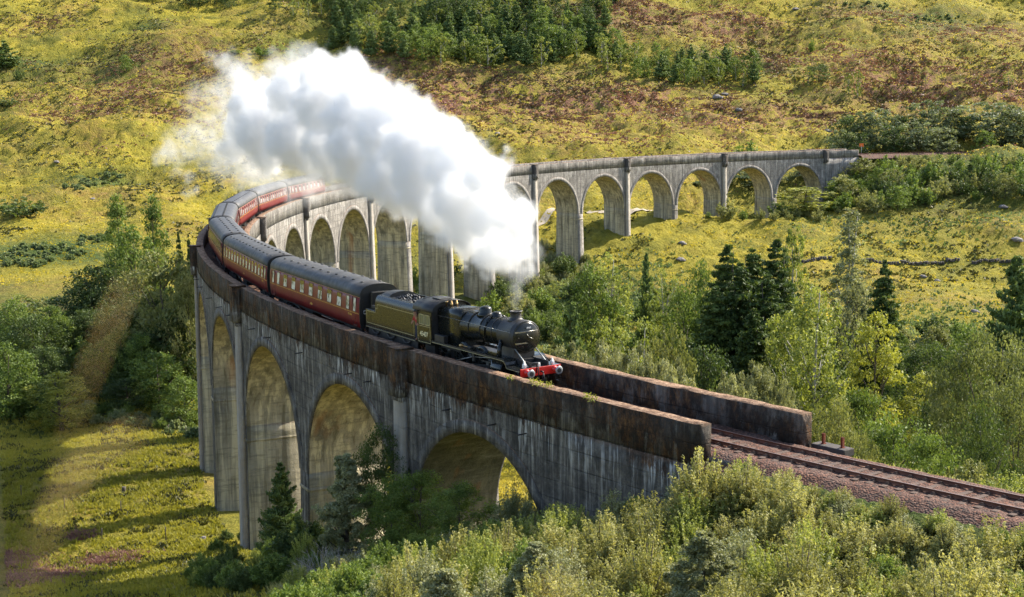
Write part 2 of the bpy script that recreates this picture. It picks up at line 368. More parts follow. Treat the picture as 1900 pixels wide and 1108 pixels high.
def ground_material():
    m, nt, bs, out = mat_new("moorland_grass")
    P = pos(nt)
    cov = attr(nt, "cover"); sep = N(nt, "ShaderNodeSeparateXYZ"); L(nt, cov, sep.inputs[0])
    big = noise(nt, P, 0.03, 6, 0.65)
    mid = noise(nt, P, 0.16, 5, 0.65)
    fine = noise(nt, mapping(nt, P, (1, 1, 0.5)), 1.1, 6, 0.7)
    tiny = noise(nt, P, 5.0, 4, 0.7)
    g1 = ramp(nt, mid, [(0.22, (0.11, 0.12, 0.018)), (0.40, (0.29, 0.255, 0.028)), (0.58, (0.45, 0.365, 0.04)), (0.8, (0.50, 0.35, 0.07))])
    g2 = ramp(nt, fine, [(0.28, (0.09, 0.095, 0.018)), (0.47, (0.33, 0.28, 0.03)), (0.7, (0.51, 0.40, 0.06))])
    g = mix(nt, 0.5, g1, g2)
    tan = math_(nt, 'MULTIPLY', ramp(nt, big, [(0.5, 0.0), (0.68, 0.6)]), ramp(nt, mid, [(0.4, 0.2), (0.6, 1.0)]))
    g = mix(nt, tan, g, (0.33, 0.20, 0.06))
    g = mix(nt, ramp(nt, noise(nt, mapping(nt, P, (1, 1, 1), loc=(50, 9, 0)), 0.055, 5, 0.7), [(0.48, 0.0), (0.66, 0.75)]), g, ramp(nt, fine, [(0.3, (0.05, 0.065, 0.015)), (0.6, (0.15, 0.16, 0.03))]))
    # lush green bracken and wood floor
    lm = math_(nt, 'MULTIPLY', sep.outputs[1], ramp(nt, mid, [(0.30, 0.55), (0.5, 1.3)]), clamp=True)
    gr = ramp(nt, fine, [(0.3, (0.03, 0.05, 0.012)), (0.52, (0.075, 0.115, 0.02)), (0.72, (0.17, 0.20, 0.05))])
    g = mix(nt, lm, g, gr)
    # heather: brown purple, broken up
    hn = noise(nt, P, 0.32, 5, 0.7, 0.4)
    hm = math_(nt, 'MULTIPLY', math_(nt, 'ADD', sep.outputs[0], ramp(nt, big, [(0.45, 0.0), (0.7, 0.35)])), ramp(nt, hn, [(0.40, 0.0), (0.56, 1.0)]), clamp=True)
    hc = ramp(nt, fine, [(0.3, (0.08, 0.045, 0.03)), (0.5, (0.25, 0.12, 0.07)), (0.7, (0.38, 0.19, 0.14))])
    g = mix(nt, hm, g, hc)
    # rock specks
    rk = noise(nt, P, 0.55, 3, 0.5)
    rm = ramp(nt, rk, [(0.755, 0.0), (0.775, 1.0)])
    g = mix(nt, math_(nt, 'MULTIPLY', rm, ramp(nt, big, [(0.4, 0.0), (0.5, 0.8)])), g, (0.20, 0.18, 0.17))
    g = mix(nt, ramp(nt, tiny, [(0.3, 0.45), (0.6, 0.0)]), g, (0.05, 0.06, 0.012))
    L(nt, g, bs.inputs["Base Color"])
    bs.inputs["Roughness"].default_value = 0.9; bs.inputs["Specular IOR Level"].default_value = 0.15
    hsum = math_(nt, 'ADD', fine, math_(nt, 'MULTIPLY', tiny, 0.3))
    bump(nt, hsum, 1.0, 1.0, bs)
    return m
MAT_GROUND = ground_material()
gm = np_mesh("ground", np.stack([GX.ravel(), GY.ravel(), GZ.ravel()], -1), GF, [MAT_GROUND],
             attrs={"cover": ('POINT', np.stack([heath, lush, 0 * heath], -1))}, smooth=True)
ground_obj = tag(link("ground", gm), "rolling yellow green moorland and valley floor below the viaduct", "ground", kind="structure")

# pale walkers' path beyond the arches
def ribbon(pts, width, lift=0.06, step=1.2):
    pts = np.array(pts)[:, :2]; seg = np.r_[0, np.cumsum(np.hypot(*np.diff(pts, axis=0).T))]
    t = np.arange(0, seg[-1], step); X = np.interp(t, seg, pts[:, 0]); Y = np.interp(t, seg, pts[:, 1])
    for _ in range(6): X[1:-1] = (X[:-2] + X[2:] + 2 * X[1:-1]) / 4; Y[1:-1] = (Y[:-2] + Y[2:] + 2 * Y[1:-1]) / 4
    dx = np.gradient(X); dy = np.gradient(Y); l = np.hypot(dx, dy); nx, ny = -dy / l, dx / l
    V = []; K = 6
    for i in range(len(t)):
        w = width * (0.8 + 0.4 * vnoise(t[i] / 4, 0, 5))
        for k in range(K):
            f = (k / (K - 1) - 0.5) * w; V.append((X[i] + nx[i] * f, Y[i] + ny[i] * f))
    V = np.array(V).reshape(-1, 2); Z = gfast(V[:, 0], V[:, 1]) + lift
    Zr = Z.reshape(-1, K); Zr = np.maximum(Zr, Zr.mean(1, keepdims=True) - .1); Z = Zr.ravel()
    I = np.arange(len(V)).reshape(-1, K)
    return np.c_[V, Z], np.stack([I[:-1, :-1], I[1:, :-1], I[1:, 1:], I[:-1, 1:]], -1).reshape(-1, 4)
pv, pf = ribbon(PATH_PTS, 1.7, 0.13)
tag(link("path", np_mesh("path", pv, pf, [simple("path_gravel", (0.38, 0.32, 0.24), 0.9, bmp=0.4)], smooth=True)),
    "pale gravel path crossing the meadow beyond the far arches", "path", kind="structure")
# ------------------------------------------------------------------ viaduct
def concrete(name, base=(0.30, 0.275, 0.245), moss=1.0, soffit=False, pale=0.0, jt=0.5, face=True):
    m, nt, bs, out = mat_new(name)
    tc = attr(nt, "tc"); sp = N(nt, "ShaderNodeSeparateXYZ"); L(nt, tc, sp.inputs[0])
    S, LA, DZ = sp.outputs
    P = pos(nt)
    big = noise(nt, P, 0.12, 5, 0.6); mid = noise(nt, P, 0.9, 6, 0.65); fin = noise(nt, P, 7.0, 5, 0.7)
    # vertical streaks: noise stretched along the fall of the water
    st = noise(nt, mapping(nt, P, (2.1, 2.1, 0.10)), 1.0, 6, 0.72)
    st2 = noise(nt, mapping(nt, P, (4.6, 4.6, 0.22), loc=(7, 3, 1)), 1.0, 5, 0.7)
    dk = tuple(c * 0.42 for c in base); lt = tuple(min(1, c * 1.5) for c in base)
    c = ramp(nt, mid, [(0.25, dk), (0.5, base), (0.75, lt)])
    c = mix(nt, ramp(nt, st, [(0.36, 0.0), (0.62, 0.85)]), c, (0.085, 0.08, 0.075))
    # lime running down from the joints
    lime = math_(nt, 'MULTIPLY', ramp(nt, noise(nt, mapping(nt, P, (3.6, 3.6, 0.12), loc=(7, 3, 1)), 1.0, 5, 0.7), [(0.58, 0.0), (0.66, 0.0 if soffit else 1.0)]), ramp(nt, mid, [(0.42, 0.0), (0.6, 1.0)]))
    c = mix(nt, math_(nt, 'MULTIPLY', lime, 0.75), c, (0.62, 0.60, 0.56))
    # board marks and pour joints: courses at constant depth below the parapet
    cw = N(nt, "ShaderNodeMath", operation='FRACT'); L(nt, math_(nt, 'MULTIPLY', DZ, 1 / 0.92), cw.inputs[0])
    joint = ramp(nt, cw.outputs[0], [(0.0, 1.0), (0.035, 0.0), (0.965, 0.0), (1.0, 1.0)])
    vs = N(nt, "ShaderNodeMath", operation='FRACT')
    row = N(nt, "ShaderNodeMath", operation='FLOOR'); L(nt, math_(nt, 'MULTIPLY', DZ, 1 / 0.92), row.inputs[0])
    L(nt, math_(nt, 'ADD', math_(nt, 'MULTIPLY', S, 1 / 2.4), math_(nt, 'MULTIPLY', row.outputs[0], 0.37)), vs.inputs[0])
    vj = ramp(nt, vs.outputs[0], [(0.0, 1.0), (0.014, 0.0), (0.986, 0.0), (1.0, 1.0)])
    jj = math_(nt, 'MULTIPLY', math_(nt, 'MAXIMUM', joint, math_(nt, 'MULTIPLY', vj, 0.7)), ramp(nt, mid, [(0.35, 0.2), (0.6, 1.0)]))
    jj = math_(nt, 'MULTIPLY', jj, jt)
    c = mix(nt, math_(nt, 'MULTIPLY', jj, 0.8), c, (0.05, 0.048, 0.045))
    if face:      # outer face painted darker for its shade; weathered streaks between the lime runs
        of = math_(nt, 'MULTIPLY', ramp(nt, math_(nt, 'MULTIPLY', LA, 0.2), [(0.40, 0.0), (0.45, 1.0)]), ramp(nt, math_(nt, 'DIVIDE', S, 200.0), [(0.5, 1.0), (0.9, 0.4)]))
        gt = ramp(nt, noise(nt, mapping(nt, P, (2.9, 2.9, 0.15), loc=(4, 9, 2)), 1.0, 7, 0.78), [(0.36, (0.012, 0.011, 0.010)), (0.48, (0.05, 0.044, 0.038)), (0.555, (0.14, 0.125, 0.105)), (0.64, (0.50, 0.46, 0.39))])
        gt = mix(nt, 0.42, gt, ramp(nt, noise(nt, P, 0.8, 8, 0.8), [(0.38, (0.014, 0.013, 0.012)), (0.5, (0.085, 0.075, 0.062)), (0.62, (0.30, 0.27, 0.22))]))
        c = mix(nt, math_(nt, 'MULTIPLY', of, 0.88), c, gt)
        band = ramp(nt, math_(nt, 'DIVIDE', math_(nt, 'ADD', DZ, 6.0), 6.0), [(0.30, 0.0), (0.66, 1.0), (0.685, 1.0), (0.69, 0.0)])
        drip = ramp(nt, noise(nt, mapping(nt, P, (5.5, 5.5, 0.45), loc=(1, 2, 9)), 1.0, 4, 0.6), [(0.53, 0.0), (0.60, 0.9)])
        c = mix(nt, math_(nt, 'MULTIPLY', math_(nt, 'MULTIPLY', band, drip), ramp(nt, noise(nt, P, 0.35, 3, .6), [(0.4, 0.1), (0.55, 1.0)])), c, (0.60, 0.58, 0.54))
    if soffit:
        y = ramp(nt, noise(nt, mapping(nt, P, (0.5, 0.5, 0.25)), 1.0, 5, 0.65), [(0.32, (0.13, 0.12, 0.085)), (0.44, (0.33, 0.29, 0.18)), (0.56, (0.44, 0.38, 0.25)), (0.70, (0.22, 0.20, 0.12))])  # yellow stain, its colour brightened for light bounced up off the grass
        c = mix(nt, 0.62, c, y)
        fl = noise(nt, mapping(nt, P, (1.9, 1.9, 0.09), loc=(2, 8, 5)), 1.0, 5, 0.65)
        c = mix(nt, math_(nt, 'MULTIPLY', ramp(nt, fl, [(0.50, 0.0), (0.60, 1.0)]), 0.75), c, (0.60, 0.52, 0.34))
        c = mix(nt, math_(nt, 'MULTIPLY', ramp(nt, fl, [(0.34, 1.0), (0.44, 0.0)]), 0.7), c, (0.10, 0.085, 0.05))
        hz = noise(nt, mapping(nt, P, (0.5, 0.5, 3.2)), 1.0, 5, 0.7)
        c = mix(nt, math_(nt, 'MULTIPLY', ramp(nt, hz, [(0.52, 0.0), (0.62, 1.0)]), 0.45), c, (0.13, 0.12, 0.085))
        arch1_shade = ramp(nt, math_(nt, 'DIVIDE', S, 20.0), [(0.75, 0.85), (0.85, 0.0)])  # first arch darkened in colour: little light bounces up under it
        c = mix(nt, arch1_shade, c, ramp(nt, hz, [(0.35, (0.02, 0.024, 0.014)), (0.55, (0.07, 0.07, 0.045)), (0.7, (0.20, 0.19, 0.15))]))
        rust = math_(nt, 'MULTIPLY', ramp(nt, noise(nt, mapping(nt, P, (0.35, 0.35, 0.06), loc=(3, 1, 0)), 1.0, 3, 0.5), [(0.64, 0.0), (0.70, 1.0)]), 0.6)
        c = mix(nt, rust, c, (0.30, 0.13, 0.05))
    if pale: c = mix(nt, pale, c, (0.50, 0.45, 0.38))
    # moss and black lichen creeping down from the top edge, ragged
    if moss > 0:
        edge = math_(nt, 'ADD', DZ, math_(nt, 'MULTIPLY', math_(nt, 'SUBTRACT', noise(nt, mapping(nt, P, (0.7, 0.7, 0.35)), 1.0, 6, 0.7), 0.5), 6.5))
        edge = math_(nt, 'ADD', edge, math_(nt, 'MULTIPLY', math_(nt, 'SUBTRACT', st2, 0.5), 2.4))
        mk = ramp(nt, math_(nt, 'DIVIDE', math_(nt, 'ADD', edge, 4.2), 4.2), [(0.50, 0.0), (0.62, 0.93)])
        mk = math_(nt, 'MULTIPLY', mk, ramp(nt, math_(nt, 'DIVIDE', S, 400.0), [(0.17, 1.0), (0.30, 0.12)]))
        mc = ramp(nt, noise(nt, mapping(nt, P, (1, 1, 0.55)), 2.6, 8, 0.8), [(0.38, (0.008, 0.006, 0.004)), (0.46, (0.032, 0.016, 0.008)), (0.54, (0.085, 0.038, 0.014)), (0.62, (0.18, 0.085, 0.025)), (0.70, (0.30, 0.21, 0.11))])
        mc = mix(nt, ramp(nt, noise(nt, mapping(nt, P, (1, 1, .8), loc=(31, 7, 3)), 0.45, 5, 0.7), [(0.46, 0.0), (0.56, 0.75)]), mc, (0.015, 0.012, 0.010))
        hole = ramp(nt, noise(nt, mapping(nt, P, (1.0, 1.0, .5), loc=(9, 17, 3)), 0.7, 6, 0.72), [(0.42, 0.62), (0.52, 1.0)])
        c = mix(nt, math_(nt, 'MULTIPLY', math_(nt, 'MULTIPLY', mk, hole), moss), c, mc)
    # dark rust coloured growth on flat tops
    ge = N(nt, "ShaderNodeNewGeometry"); nz = N(nt, "ShaderNodeSeparateXYZ"); L(nt, ge.outputs["Normal"], nz.inputs[0])
    up = ramp(nt, nz.outputs[2], [(0.6, 0.0), (0.85, 1.0)])
    tp = ramp(nt, noise(nt, P, 3.5, 6, 0.75), [(0.34, (0.05, 0.026, 0.015)), (0.46, (0.15, 0.085, 0.05)), (0.58, (0.28, 0.18, 0.115)), (0.75, (0.44, 0.34, 0.25))])
    c = mix(nt, up, c, tp)
    L(nt, c, bs.inputs["Base Color"]); bs.inputs["Roughness"].default_value = 0.88; bs.inputs["Specular IOR Level"].default_value = 0.25
    hh = math_(nt, 'SUBTRACT', math_(nt, 'ADD', math_(nt, 'MULTIPLY', mid, 0.6), math_(nt, 'MULTIPLY', fin, 0.5)), math_(nt, 'MULTIPLY', jj, 0.8))
    bump(nt, hh, 1.0, 0.16, bs)
    return m
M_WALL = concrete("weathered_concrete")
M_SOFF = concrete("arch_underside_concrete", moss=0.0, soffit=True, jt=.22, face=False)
M_PIER = concrete("pier_concrete", base=(0.22, 0.205, 0.185), moss=0.0, jt=.15, pale=.12)
M_PALE = concrete("pale_pilaster_concrete", base=(0.36, 0.32, 0.28), moss=0.1, pale=0.45, jt=.3, face=False)
M_REF = concrete("refuge_concrete", base=(0.07, 0.06, 0.055), moss=1.0, jt=.2)
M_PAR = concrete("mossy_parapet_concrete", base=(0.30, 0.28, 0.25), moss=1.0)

class TM:
    """mesh in track coordinates (s, lat, dz); mapped to the world when built"""
    def __init__(s): s.v = []; s.f = []; s.m = []; s.n = 0
    def quadgrid(s, A, mat=0, flip=False):
        """A: (a,b,3) array of track coords"""
        A = np.asarray(A, float); a, b = A.shape[:2]
        I = np.arange(a * b).reshape(a, b) + s.n
        f = np.stack([I[:-1, :-1], I[1:, :-1], I[1:, 1:], I[:-1, 1:]], -1).reshape(-1, 4)
        if flip: f = f[:, ::-1]
        s.v.append(A.reshape(-1, 3)); s.n += a * b; s.f.append(f); s.m.append(np.full(len(f), mat)); return s
    def prism(s, s0, s1, prof, step=1.0, mat=0, caps=True, rough=0.0, topmat=None):
        """closed profile [(lat,dz)...] (counter clockwise seen looking along +s) swept from s0 to s1"""
        n = max(2, int(abs(s1 - s0) / step) + 1); ss = np.linspace(s0, s1, n); pr = np.array(prof + [prof[0]])
        A = np.zeros((n, len(pr), 3)); A[:, :, 0] = ss[:, None]; A[:, :, 1] = pr[:, 0]; A[:, :, 2] = pr[:, 1]
        if rough:
            for j in range(len(prof)):
                A[:, j, 1] += (vnoise(ss * 1.1, j * 7.3 + 0 * ss, 77) - .5) * rough; A[:, j, 2] += (vnoise(ss * 1.3, j * 3.1 + 9 + 0 * ss, 78) - .5) * rough
            A[:, -1] = A[:, 0]
        s.quadgrid(A, mat)
        if caps:
            k = len(prof)
            for e, row in ((0, A[0, :k]), (1, A[-1, :k])):
                c = row.mean(0); b = s.n; s.v.append(np.vstack([row, c])); s.n += k + 1
                f = np.array([[b + j, b + (j + 1) % k, b + k, b + k] for j in range(k)])[:, :3]
                s.f.append(f if e == 0 else f[:, ::-1]); s.m.append(np.full(k, mat))
        return s
    def block(s, s0, s1, l0, l1, z0, z1, top=None, mat=0, nz=2, taper=(0, 0)):
        """box between stations; taper=(ds,dlat) widens the foot"""
        zs = np.linspace(z1, z0, nz); R = []
        for z in zs:
            f = (z1 - z) / max(z1 - z0, 1e-6); ds, dl = taper[0] * f, taper[1] * f
            R.append([(s0 - ds, l0 - dl, z), (s1 + ds, l0 - dl, z), (s1 + ds, l1 + dl, z), (s0 - ds, l1 + dl, z), (s0 - ds, l0 - dl, z)])
        s.quadgrid(np.array(R), mat)
        a = R[0]; s.quadgrid(np.array([[a[0], a[1]], [a[3], a[2]]]), mat)
        a = R[-1]; s.quadgrid(np.array([[a[0], a[3]], [a[1], a[2]]]), mat)
        return s
    def build(s, name, mats, parent):
        V = np.vstack(s.v); W = T(V[:, 0], V[:, 1], V[:, 2])
        F = [f for f in s.f]; mi = np.concatenate(s.m)
        # equal sizes must be grouped per array; np_mesh takes a list
        o = link(name, np_mesh(name, W, F, mats, mi, {"tc": ('POINT', V)}), parent)
        me = o.data
        import bmesh as _b
        bm = _b.new(); bm.from_mesh(me); _b.ops.remove_doubles(bm, verts=bm.verts, dist=0.0005); _b.ops.recalc_face_normals(bm, faces=bm.faces); bm.to_mesh(me); bm.free()
        return o

via = empty("viaduct", tuple(T(0, 0, -8)))
tag(via, "long curved concrete railway viaduct with twenty one round arches and mossy parapets", "viaduct")
via.rotation_euler = (0, 0, 0)
via_off = Vector(T(0, 0, -8))
def vchild(o):      # the parts carry world coordinates: undo the parent's offset
    o.location = -via_off; return o
RA = (BAY - 1.9) / 2          # arch radius
SPR = -HC - RA                # springing
STRING = -1.9
def arch_bay(k):
    tm = TM(); sc = (k - 0.5) * BAY
    th = np.linspace(0, math.pi, 41); uu = -RA * np.cos(th); zi = -HC - RA + RA * np.sin(th)
    for sd in (1, -1):
        lat = sd * HW
        # spandrel above the arch
        U = np.r_[-BAY / 2, -(BAY / 2 + RA) / 2, uu, (BAY / 2 + RA) / 2, BAY / 2]; Z = np.r_[SPR, SPR, zi, SPR, SPR]
        nz = 9; A = np.zeros((len(U), nz, 3))
        for j in range(nz):
            f = j / (nz - 1); A[:, j, 0] = sc + U; A[:, j, 1] = lat; A[:, j, 2] = STRING + (Z - STRING) * f
        tm.quadgrid(A, 0, flip=sd > 0)
    # underside, out to the proud ring on each face
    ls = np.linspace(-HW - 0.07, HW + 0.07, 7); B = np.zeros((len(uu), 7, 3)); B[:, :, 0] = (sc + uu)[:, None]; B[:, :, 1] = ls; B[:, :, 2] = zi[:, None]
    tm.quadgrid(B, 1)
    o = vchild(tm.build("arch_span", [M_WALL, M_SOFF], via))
    # the raised arch ring of each face is a part of the span
    for sd in (1, -1):
        rm = TM(); lo = sd * (HW + 0.07); th2 = np.linspace(0.0, math.pi, 41); ri = RA - 0.003; ro = RA + 0.72
        C_ = np.zeros((41, 4, 3))
        for j, (r, l_) in enumerate(((ri, sd * (HW - 0.02)), (ri, lo), (ro, lo), (ro, sd * (HW - 0.02)))):
            C_[:, j, 0] = sc - r * np.cos(th2); C_[:, j, 1] = l_; C_[:, j, 2] = -HC - RA + r * np.sin(th2)
        # keep the ring inside its own bay
        C_[:, :, 0] = np.clip(C_[:, :, 0], sc - BAY / 2 + 0.03, sc + BAY / 2 - 0.03)
        rm.quadgrid(C_, 0, flip=sd < 0)
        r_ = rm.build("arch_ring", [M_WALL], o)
    return o
for k in range(1, 22): arch_bay(k)
def gdz(sv, lat):
    p = T(sv, lat); return gz(p[0], p[1]) - p[2]
for k in range(1, 21):
    sv = k * BAY; foot = min(gdz(sv, HW + .4), gdz(sv, -HW - .4), gdz(sv, 0), SPR - 1.0) - 1.5
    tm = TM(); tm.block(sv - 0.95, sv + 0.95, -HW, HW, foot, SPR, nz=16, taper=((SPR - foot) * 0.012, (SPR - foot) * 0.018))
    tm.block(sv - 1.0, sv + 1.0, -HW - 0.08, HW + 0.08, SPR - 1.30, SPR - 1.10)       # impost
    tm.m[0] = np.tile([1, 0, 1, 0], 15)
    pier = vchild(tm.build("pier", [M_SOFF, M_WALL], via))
    if k % 2 == 1:
        for sd in (1, -1):
            tp = TM(); t0 = STRING - 0.9; a, b = (HW - .01, HW + 0.30) if sd > 0 else (-HW - 0.30, -HW + .01)
            zz = np.linspace(t0, foot, 12); R = []
            for z in zz:
                f = (t0 - z); e = f * 0.018
                lo, hi = (a, b + e) if sd > 0 else (a - e, b)
                R.append([(sv - 0.62, lo, z), (sv + 0.62, lo, z), (sv + 0.62, hi, z), (sv - 0.62, hi, z), (sv - 0.62, lo, z)])
            tp.quadgrid(np.array(R)); tp.build("pilaster", [M_PALE], pier)
for k in list(range(1, 21, 2)) + [21]:
    for sd in (1, -1):
        sv = k * BAY; tm = TM(); a, b = (HW - 0.45, HW + 0.62) if sd > 0 else (-HW - 0.62, -HW + 0.45)
        tm.block(sv - 0.66, sv + 0.66, a, b, -2.75, 0.06, nz=5)
        tm.block(sv - 0.71, sv + 0.71, a - (0.0 if sd > 0 else .05), b + (.05 if sd > 0 else 0), 0.06, 0.13)
        c0, c1 = (HW - .01, HW + .42) if sd > 0 else (-HW - .42, -HW + .01)
        tm.block(sv - 0.62, sv + 0.62, c0, c1, -3.05, -2.75)
        vchild(tm.build("refuge", [M_REF], via))
# parapets
E_OUT, E_IN, E_FAR = -0.5535 * BAY, -0.648 * BAY, 21.65 * BAY
par = [(HW - 0.76, STRING), (HW - 0.06, STRING), (HW - 0.06, -0.05), (HW - 0.10, 0.0), (HW - 0.72, 0.0), (HW - 0.76, -0.05)]
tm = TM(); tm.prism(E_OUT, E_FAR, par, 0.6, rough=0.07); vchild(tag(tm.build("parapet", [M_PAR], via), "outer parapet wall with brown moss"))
tm = TM(); tm.prism(E_IN, E_FAR, [(-a, b) for a, b in reversed(par)], 0.6, rough=0.07); vchild(tag(tm.build("parapet", [M_PAR], via), "inner parapet wall"))
# abutments: solid walls beyond the first and last arch, out to the ends of the parapets
for (s0, s1) in ((E_OUT, 0.0), (21 * BAY, E_FAR)):
    for sd in (1, -1):
        if s0 < 0 and sd < 0: s0 = E_IN
        tm = TM(); n = 18; ss = np.linspace(s0, s1, n)
        foot = min(gdz(s0, sd * HW), gdz(s1, sd * HW)) - 3
        A = np.zeros((n, 9, 3)); A[:, :, 0] = ss[:, None]; A[:, :, 1] = sd * HW; A[:, :, 2] = np.linspace(STRING, foot, 9)
        tm.quadgrid(A, 0, flip=sd > 0)
        B = A.copy(); B[:, :, 1] = sd * (HW - 0.6); tm.quadgrid(B, 0, flip=sd < 0)
        for e in (0, -1):
            tm.quadgrid(np.stack([A[e], B[e]], 0), 0)
        tm.quadgrid(np.stack([A[:, 0], B[:, 0]], 1), 0)
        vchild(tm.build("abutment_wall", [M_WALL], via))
for s0 in (0.95, 21 * BAY - 0.95):     # the inner faces the end arches spring from
    d = -0.95 if s0 < 5 else 0.95
    tm = TM(); foot = min(gdz(s0, 0), SPR) - 4; tm.block(min(s0, s0 + d) + .002, max(s0, s0 + d), -HW + .003, HW - .003, foot, SPR, nz=6)
    vchild(tm.build("end_pier", [M_PIER], via))
# deck under the ballast
tm = TM(); tm.prism(E_IN + .3, E_FAR, [(-HW + .5, -1.9), (HW - .5, -1.9), (HW - .5, -1.52), (-HW + .5, -1.52)], 1.5)
vchild(tm.build("deck", [M_PIER], via))

# small iron brackets sticking out of the outer face
M_IRON = simple("black_iron", (0.02, 0.018, 0.017), 0.6)
for sv in (3.5, 6.3, 11.0, 21.0, 24.0, 33.0, 40.5, 45.0, 53.0, 58.0, 64.0, 72.0, 78.0):
    b = MB(); h = heading(sv); p0 = T(sv, HW, -2.6); p1 = T(sv, HW + 0.55, -2.62)
    b.tube([tuple(p0), tuple(p1)], 0.035, 6); vchild(b.build("iron_spike", M_IRON, via))

# ------------------------------------------------------------------ permanent way
def ballast_mat():
    m, nt, bs, out = mat_new("red_ballast"); P = pos(nt)
    v = N(nt, "ShaderNodeTexVoronoi"); v.inputs["Scale"].default_value = 11; L(nt, P, v.inputs["Vector"])
    w = N(nt, "ShaderNodeSeparateColor"); L(nt, v.outputs["Color"], w.inputs[0])
    c = ramp(nt, w.outputs[0], [(0.0, (0.02, 0.008, 0.005)), (0.45, (0.085, 0.030, 0.014)), (0.8, (0.15, 0.055, 0.028)), (1.0, (0.22, 0.12, 0.08))])
    c = mix(nt, ramp(nt, noise(nt, P, 0.9, 5, .6), [(0.35, 0.5), (0.6, 0.0)]), c, (0.07, 0.05, 0.04))
    L(nt, c, bs.inputs["Base Color"]); bs.inputs["Roughness"].default_value = 0.9
    bump(nt, math_(nt, 'MULTIPLY', v.outputs["Distance"], -1.0), 1.0, 0.06, bs); return m
def ballast(s0, s1, half, name, step=0.35):
    n = int((s1 - s0) / step); ss = np.linspace(s0, s1, n)
    lat = np.linspace(-half, half, 31); A = np.zeros((n, 31, 3)); A[:, :, 0] = ss[:, None]; A[:, :, 1] = lat
    off = (ss < E_OUT - .03) | (ss > E_FAR)
    z = RAIL - 0.19 + (vnoise(A[:, :, 0] * 4.1, A[:, :, 1] * 4.1, 3) - .5) * 0.07 + (vnoise(A[:, :, 0] * .8, A[:, :, 1] * .8, 4) - .5) * 0.05
    z = z - np.where(off[:, None], np.maximum(np.abs(lat)[None] - 1.75, 0) * 0.55, 0)
    A[:, :, 2] = z
    I = np.arange(n * 31).reshape(n, 31); F = np.stack([I[:-1, :-1], I[1:, :-1], I[1:, 1:], I[:-1, 1:]], -1).reshape(-1, 4)
    V = A.reshape(-1, 3); return np_mesh(name, T(V[:, 0], V[:, 1], V[:, 2]), F[:, ::-1], [M_BAL], smooth=True)
M_BAL = ballast_mat()
tag(link("ballast", ballast(-150, E_OUT - .04, 2.8, "ballast")), "reddish brown stone ballast under the track", "ballast", kind="structure")
tag(link("ballast", ballast(E_OUT - .04, E_FAR, HW - .77, "ballast", .6)), "reddish brown stone ballast under the track", "ballast", kind="structure")
tag(link("ballast", ballast(E_FAR, 540, 3.4, "ballast", 1.0)), "reddish brown stone ballast under the track", "ballast", kind="structure")
track = empty("railway_track"); tag(track, "single line of rusty rails leaving the viaduct to the right", "railway track")
def rail_mat():
    m, nt, bs, out = mat_new("rusty_rail"); P = pos(nt); ge = N(nt, "ShaderNodeNewGeometry"); nz = N(nt, "ShaderNodeSeparateXYZ"); L(nt, ge.outputs["Normal"], nz.inputs[0])
    c = ramp(nt, noise(nt, P, 3.0, 5, .6), [(0.3, (0.07, 0.025, 0.015)), (0.7, (0.20, 0.08, 0.045))])
    up = ramp(nt, nz.outputs[2], [(0.8, 0.0), (0.95, 1.0)])
    L(nt, mix(nt, up, c, (0.32, 0.20, 0.15)), bs.inputs["Base Color"]); L(nt, ramp(nt, nz.outputs[2], [(0.8, 0.85), (0.95, 0.35)]), bs.inputs["Roughness"])
    L(nt, ramp(nt, nz.outputs[2], [(0.85, 0.0), (0.95, 0.8)]), bs.inputs["Metallic"]); return m
M_RAIL = rail_mat()
def rail_profile(c): return [(c - .065, -.16), (c + .065, -.16), (c + .065, -.145), (c + .012, -.13), (c + .012, -.045), (c + .036, -.03), (c + .036, -.004), (c + .028, 0), (c - .028, 0), (c - .036, -.004), (c - .036, -.03), (c - .012, -.045), (c - .012, -.13), (c - .065, -.145)]
for c in (-0.7525, 0.7525):
    tm = TM(); tm.prism(-150, 540, [(a, b + RAIL) for a, b in rail_profile(c)], 1.2); tm.build("rail", [M_RAIL], track)
M_SLP = simple("dark_sleeper", (0.085, 0.05, 0.035), 0.85, var=0.45, vscale=2, bmp=0.5)
slb = MB(); slb.box(-0.13, 0.13, -1.3, 1.3, -0.13, 0.0, bev=0.015)
for sd in (-1, 1): slb.box(-0.11, 0.11, sd * .7525 - .2, sd * .7525 + .2, 0.0, 0.035); slb.box(-.06, .06, sd * .7525 - .14, sd * .7525 - .07, .03, .09); slb.box(-.06, .06, sd * .7525 + .07, sd * .7525 + .14, .03, .09)
sl_me = slb.build("sleeper", M_SLP, mesh_only=True)
def place_on_track(o, s0, dz=0.0, back=False):
    p = T(s0, 0, RAIL + dz); a = T(s0 - 1, 0, 0); b = T(s0 + 1, 0, 0)
    d = Vector(a - b) if not back else Vector(b - a)
    o.location = tuple(p); o.rotation_euler = (0, -math.atan2(d.z, math.hypot(d.x, d.y)), math.atan2(d.y, d.x))
sv = -46.0; first = True
while sv < 6:
    o = link("sleeper", sl_me, track); place_on_track(o, sv, -0.165); sv += 0.72
rest_v = []
tmS = TM()
for sv in list(np.arange(6, 30, .72)) + list(np.arange(E_FAR, 470, .72)):
    tmS.block(sv - .13, sv + .13, -1.3, 1.3, RAIL - .295, RAIL - .165)
o = tmS.build("sleepers", [M_SLP], track); tag(o, kind="stuff")
